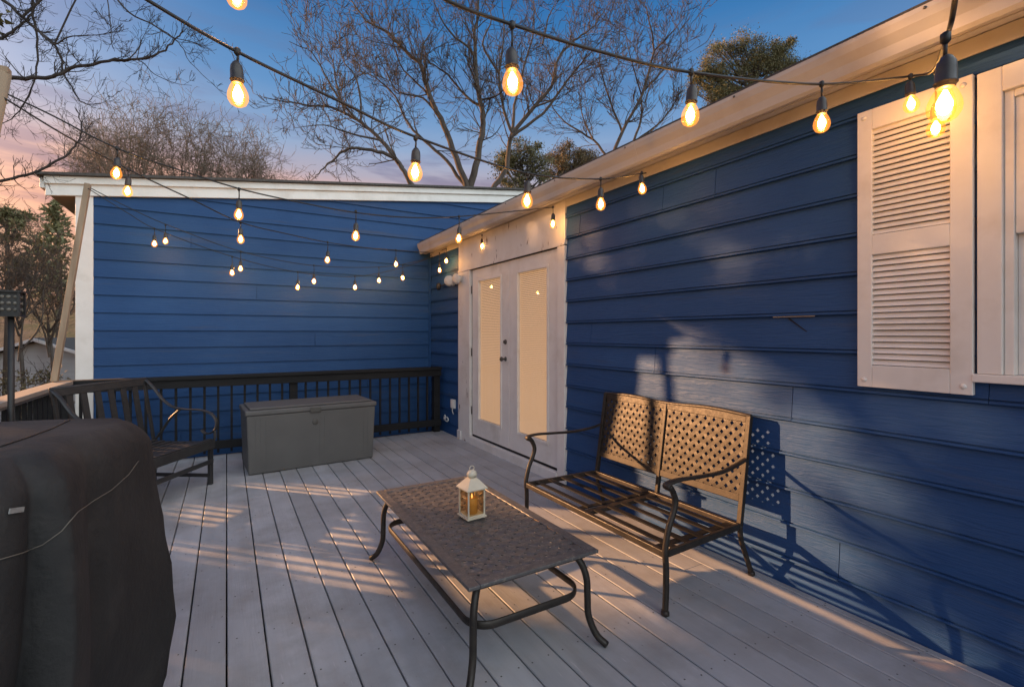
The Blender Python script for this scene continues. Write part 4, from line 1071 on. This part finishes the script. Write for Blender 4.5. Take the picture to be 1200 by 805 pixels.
px_evergreen('brownish round evergreen just over the gutter line', 26, 668, clumps(670, 192, 30, 22, 42, 9, 420, 4), 'leaf', .085, 'evergreens over the roof')
px_evergreen('large olive evergreen crown rising above the right gutter', 28, 880, clumps(872, 90, 62, 42, 110, 12, 520, 5) + clumps(918, 68, 27, 20, 20, 7, 420, 6) + clumps(838, 100, 30, 28, 22, 7, 420, 7), 'needle', .085, 'evergreens over the roof')
# left thicket
px_evergreen('dark spruce with pointed top beside the white house corner', 22, 68, [(68, 240, 3, 60), (68, 250, 7, 120), (66, 262, 11, 170), (69, 276, 14, 230), (66, 292, 17, 280), (68, 308, 19, 320), (66, 325, 21, 320), (67, 342, 22, 300)], 'needle', .26)
px_evergreen('tangled evergreen at the left edge under the wooden post', 17, 8, clumps(4, 258, 30, 22, 16, 9, 300, 8) + clumps(15, 318, 40, 20, 16, 8, 220, 9), 'needle', .10)
for i, (u, t, v, wpx, lab) in enumerate(((22, 13, 228, 46, 'brown bare thicket tree behind the black garden lamp'), (58, 15, 255, 40, 'brown bare thicket tree beside the leaning pole'), (-30, 14, 210, 60, 'brown bare thicket tree cut by the left frame edge'))):
    gl = ground_at(u, t); H = (HY - v) / F * t + CAMZ - gl[2]
    brush_tree('bare_tree', lab, gl, H * .95, wpx / F * t, 80 + i, 'bare thicket trees left of the house', 'bark', n=9, depth=5, rmin=.0045, r0=.07, zr_=(.40, .62))
# shrub just beyond the railing
random.seed(5)
q = at_t(38, 445, 6.2); sbz = gz(q.x, q.y)
sb = thing('shrub', (q.x, q.y, sbz), 'rusty brown shrub just beyond the tan side railing', 'shrub')
a = MB(); st_ = MB()
for i in range(16):
    c_ = Vector((q.x + random.uniform(-.32, .32), q.y + random.uniform(-.3, .3), q.z + random.uniform(-.45, .12)))
    leaf_cloud(a, c_, .13, .10, 60, .045); st_.tube([(q.x, q.y, sbz), ((q.x + c_.x) / 2, (q.y + c_.y) / 2, (sbz + c_.z) / 2 + .1), c_], [.012, .008, .004], 4)
    grow(st_, c_, Vector((random.uniform(-.5, .5), random.uniform(-.5, .5), 1)), .22, .004, 1, rmin=.002)
st_.build('stem', M['bark'], sb); a.build('foliage', M['leaf'], sb)
# unseen shade casters outside the frame toward the sun are added below
# ------------------------------------------------------------------ neighbour house
nb0 = at_t(40, 398, 18); R_ = Vector((cY, -sY, 0)); D_ = Vector((sY, cY, 0)); gzb = gz(nb0.x, nb0.y) - .3
nb = thing('neighbor_house', (nb0.x, nb0.y, gzb), 'low pale gray gabled house beyond the left railing', 'house')
apx = nb0.copy(); hwid = 2.6; drop = .78
eL = apx - R_ * hwid - Vector((0, 0, drop)); eR = apx + R_ * hwid - Vector((0, 0, drop)); back = D_ * 8
a = MB(); wl = [eL + R_ * .2 + D_ * .3, eR - R_ * .2 + D_ * .3]
bl = Vector((wl[0].x, wl[0].y, gzb)); br = Vector((wl[1].x, wl[1].y, gzb)); ap2 = apx + D_ * .3 - Vector((0, 0, .03))
a.add([bl, br, wl[1], ap2, wl[0], bl + back, br + back, wl[1] + back, ap2 + back, wl[0] + back], [(0, 1, 2, 3, 4), (9, 8, 7, 6, 5), (0, 4, 9, 5), (1, 6, 7, 2)]); a.build('wall', M['nb_wall'], nb)
a = MB(); u_ = Vector((0, 0, .07))
for e_ in (eL, eR):
    a.add([apx, e_, e_ + back, apx + back, apx + u_, e_ + u_, e_ + back + u_, apx + back + u_], [(0, 1, 2, 3), (7, 6, 5, 4), (0, 4, 5, 1), (1, 5, 6, 2), (2, 6, 7, 3), (3, 7, 4, 0)])
a.build('roof', M['shingle'], nb)
a = MB()
for e_ in (eL, eR): a.bar(apx - D_ * .03, e_ - D_ * .03, .05, .11)
a.build('gable_trim', M['nb_trim'], nb)

# unseen leaf masses added toward the low sun, shaped to cast the shade
def sunpos(q, s): return (.724 * q - .690 * s, .690 * q + .724 * s)
def shade_caster(label, q, s, cl, leaf, sticks=True):
    x, y = sunpos(q, s); b0 = Vector((x, y, gz(x, y) - .2)); root = thing('evergreen_tree', b0, label, 'tree', 'added shade casters outside the frame toward the sun')  # shares the tree name, but is only an added shade caster
    tr = MB(); cr = MB(); top = max(c[1] for c in cl)
    tr.tube([b0, (x, y, 3), (x, y, top)], [.22, .17, .05], 8)
    for (dq, z, r, n) in cl:
        xx, yy = sunpos(q + dq, s + random.uniform(-.8, .8)); c_ = Vector((xx, yy, z))
        if sticks and random.random() < .12: tr.tube([(x, y, max(.5, z - abs(dq) * .5 - .5)), Vector((x, y, z)).lerp(c_, .6), c_], [.06, .045, .02], 5)
        leaf_cloud(cr, c_, r * .92, r * .92, n, leaf, 0, .42)
    tr.build('trunk', M['bark'], root); cr.build('crown', M['needle'], root)
random.seed(31)
def hmax(q):  # upper edge of the sunlit gap between the added leaf clumps
    P = [(2.0, .50), (2.2, .65), (2.45, .80), (2.65, 1.0), (3.0, 1.28), (3.4, 1.42), (3.9, 1.48), (5, 1.48)]
    for (a, b), (c, d_) in zip(P, P[1:]):
        if q <= c: return b + (d_ - b) * max(0, (q - a)) / (c - a)
    return P[-1][1]
def cells(q0, q1, keep, qc, step=.36):
    o = []; q_ = q0
    while q_ < q1:
        h_ = -3.6
        while h_ < 4.6:
            pq, ph = q_ + random.uniform(-.06, .06), h_ + random.uniform(-.08, .08)
            if random.random() < keep(pq, ph) and ph + 3.75 > -1.4: o.append((pq - qc, ph + .268 * 14, .29 if step > .27 else .20, 95))
            h_ += step * random.uniform(.85, 1.1)
        q_ += step
    return o
shade_caster('broad evergreen-like shade caster added left of the frame, nearest the side railing', -.2, 14, cells(-2.66, 2.02, lambda q, h: 1 if h < 2.3 else .75, -.2, .30), .17)
shade_caster('low bushy shade caster added left of the frame beside the broad one', 3.3, 14, cells(2.05, 4.4, lambda q, h: 1 if h < -.97 + .27 * (2.9 - min(q, 3.3)) else 0, 3.3, .25), .17)
shade_caster('open crowned shade caster added left of the frame behind the low one', 1.3, 14.5, cells(1.95, 7.2, lambda q, h: (.26 if (h > .2 and q < 2.75) else 0) if h < hmax(q) + .28 else ((.88 if q < 3 else .95) if h < 2.35 else .94), 1.3, .31), .17, False)
random.seed(77)

# ------------------------------------------------------------------ light
SUN_EL, SUN_DIR = rad(15.0), Vector((-.690, .724, 0)).normalized()
sl = bpy.data.lights.new('sun', 'SUN'); so_ = bpy.data.objects.new('sun', sl); col.objects.link(so_)
sl.energy = 5.0; sl.angle = rad(.65); sl.color = (1, .52, .23)
dv = Vector((SUN_DIR.x * math.cos(SUN_EL), SUN_DIR.y * math.cos(SUN_EL), math.sin(SUN_EL)))
so_.rotation_euler = dv.to_track_quat('Z', 'Y').to_euler(); so_.location = dv * 60

wd = bpy.data.worlds.new('World'); sc.world = wd; wd.use_nodes = True; nt = wd.node_tree; nt.nodes.clear()
out = nd(nt, 'ShaderNodeOutputWorld'); bg = nd(nt, 'ShaderNodeBackground'); nt.links.new(bg.outputs[0], out.inputs[0])
tc = nd(nt, 'ShaderNodeTexCoord'); sep = nd(nt, 'ShaderNodeSeparateXYZ'); nt.links.new(tc.outputs['Generated'], sep.inputs[0])
sky = nd(nt, 'ShaderNodeTexSky', sky_type='NISHITA'); sky.sun_disc = False; sky.sun_elevation = SUN_EL
sky.sun_rotation = math.atan2(SUN_DIR.x, SUN_DIR.y)
skyc = mixc(nt, 1.0, sky.outputs[0], (.11, .11, .11), 'MULTIPLY')
zel = sep.outputs[2]
# distort elevation with cloud noise
mp = nd(nt, 'ShaderNodeMapping'); mp.inputs['Scale'].default_value = (1.6, 1.6, 9); nt.links.new(tc.outputs['Generated'], mp.inputs['Vector'])
cn_ = noisen(nt, mp.outputs[0], 1.7, 6, .55, .4)
zd = mathn(nt, 'ADD', zel, mathn(nt, 'MULTIPLY', mathn(nt, 'SUBTRACT', cn_, .5), .05))
K = .46   # overall scale of the dusk gradient
grad = rampn(nt, zd, [(0.0, (.72*K, .52*K, .42*K)), (.12, (.90*K, .52*K, .36*K)), (.20, (1.0*K, .50*K, .32*K)), (.255, (.84*K, .48*K, .38*K)), (.30, (.48*K, .44*K, .53*K)), (.345, (.31*K, .43*K, .64*K)), (.43, (.13*K, .31*K, .60*K)), (.53, (.048*K, .20*K, .48*K)), (.62, (.02*K, .13*K, .38*K)), (.75, (.035*K, .13*K, .37*K)), (1.0, (.03*K, .10*K, .30*K))])
# clouds: pink-lit and purple-dark streaks low in the sky
mp2 = nd(nt, 'ShaderNodeMapping'); mp2.inputs['Scale'].default_value = (2.2, 2.2, 13); mp2.inputs['Location'].default_value = (.7, .2, .35); nt.links.new(tc.outputs['Generated'], mp2.inputs['Vector'])
c1 = noisen(nt, mp2.outputs[0], 1.5, 7, .58, .5)
cm = rampn(nt, c1, [(.47, 0), (.60, 1)])
lowmask = rampn(nt, zel, [(.05, 1), (.26, .95), (.38, .4), (.6, .15)])
cmask = mathn(nt, 'MULTIPLY', cm, lowmask)
ccol = rampn(nt, zel, [(.10, (.70*K, .30*K, .20*K)), (.22, (.27*K, .17*K, .24*K)), (.32, (.20*K, .20*K, .34*K)), (.5, (.13*K, .19*K, .36*K))])
dusk = mixc(nt, mathn(nt, 'MULTIPLY', cmask, .85), grad, ccol)
# behind the camera the clear evening sky stays pale
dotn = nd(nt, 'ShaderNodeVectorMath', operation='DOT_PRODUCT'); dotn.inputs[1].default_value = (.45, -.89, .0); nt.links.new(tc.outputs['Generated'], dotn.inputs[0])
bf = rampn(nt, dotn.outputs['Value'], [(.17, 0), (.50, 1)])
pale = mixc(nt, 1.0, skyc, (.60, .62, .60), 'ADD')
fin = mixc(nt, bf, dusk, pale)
dg_ = nd(nt, 'ShaderNodeVectorMath', operation='DOT_PRODUCT'); dg_.inputs[1].default_value = tuple(dv); nt.links.new(tc.outputs['Generated'], dg_.inputs[0])
gl_ = mathn(nt, 'POWER', mathn(nt, 'MAXIMUM', dg_.outputs['Value'], 0.0), 14.0)
glc = mixc(nt, 1.0, gl_, (.62, .40, .26), 'MULTIPLY')
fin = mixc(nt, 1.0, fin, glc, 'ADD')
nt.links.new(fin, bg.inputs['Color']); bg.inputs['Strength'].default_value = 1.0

# ------------------------------------------------------------------ render settings
vs_ = sc.view_settings; vs_.view_transform = 'Standard'; vs_.look = 'None'; vs_.gamma = 1; vs_.exposure = 1.08
sc.display_settings.display_device = 'sRGB'
cy = sc.cycles; cy.use_denoising = True; cy.max_bounces = 8; cy.transparent_max_bounces = 24; cy.caustics_reflective = False; cy.caustics_refractive = False; cy.sample_clamp_indirect = 4
for o in list(bpy.data.objects):
    if '_o' in o: del o['_o']
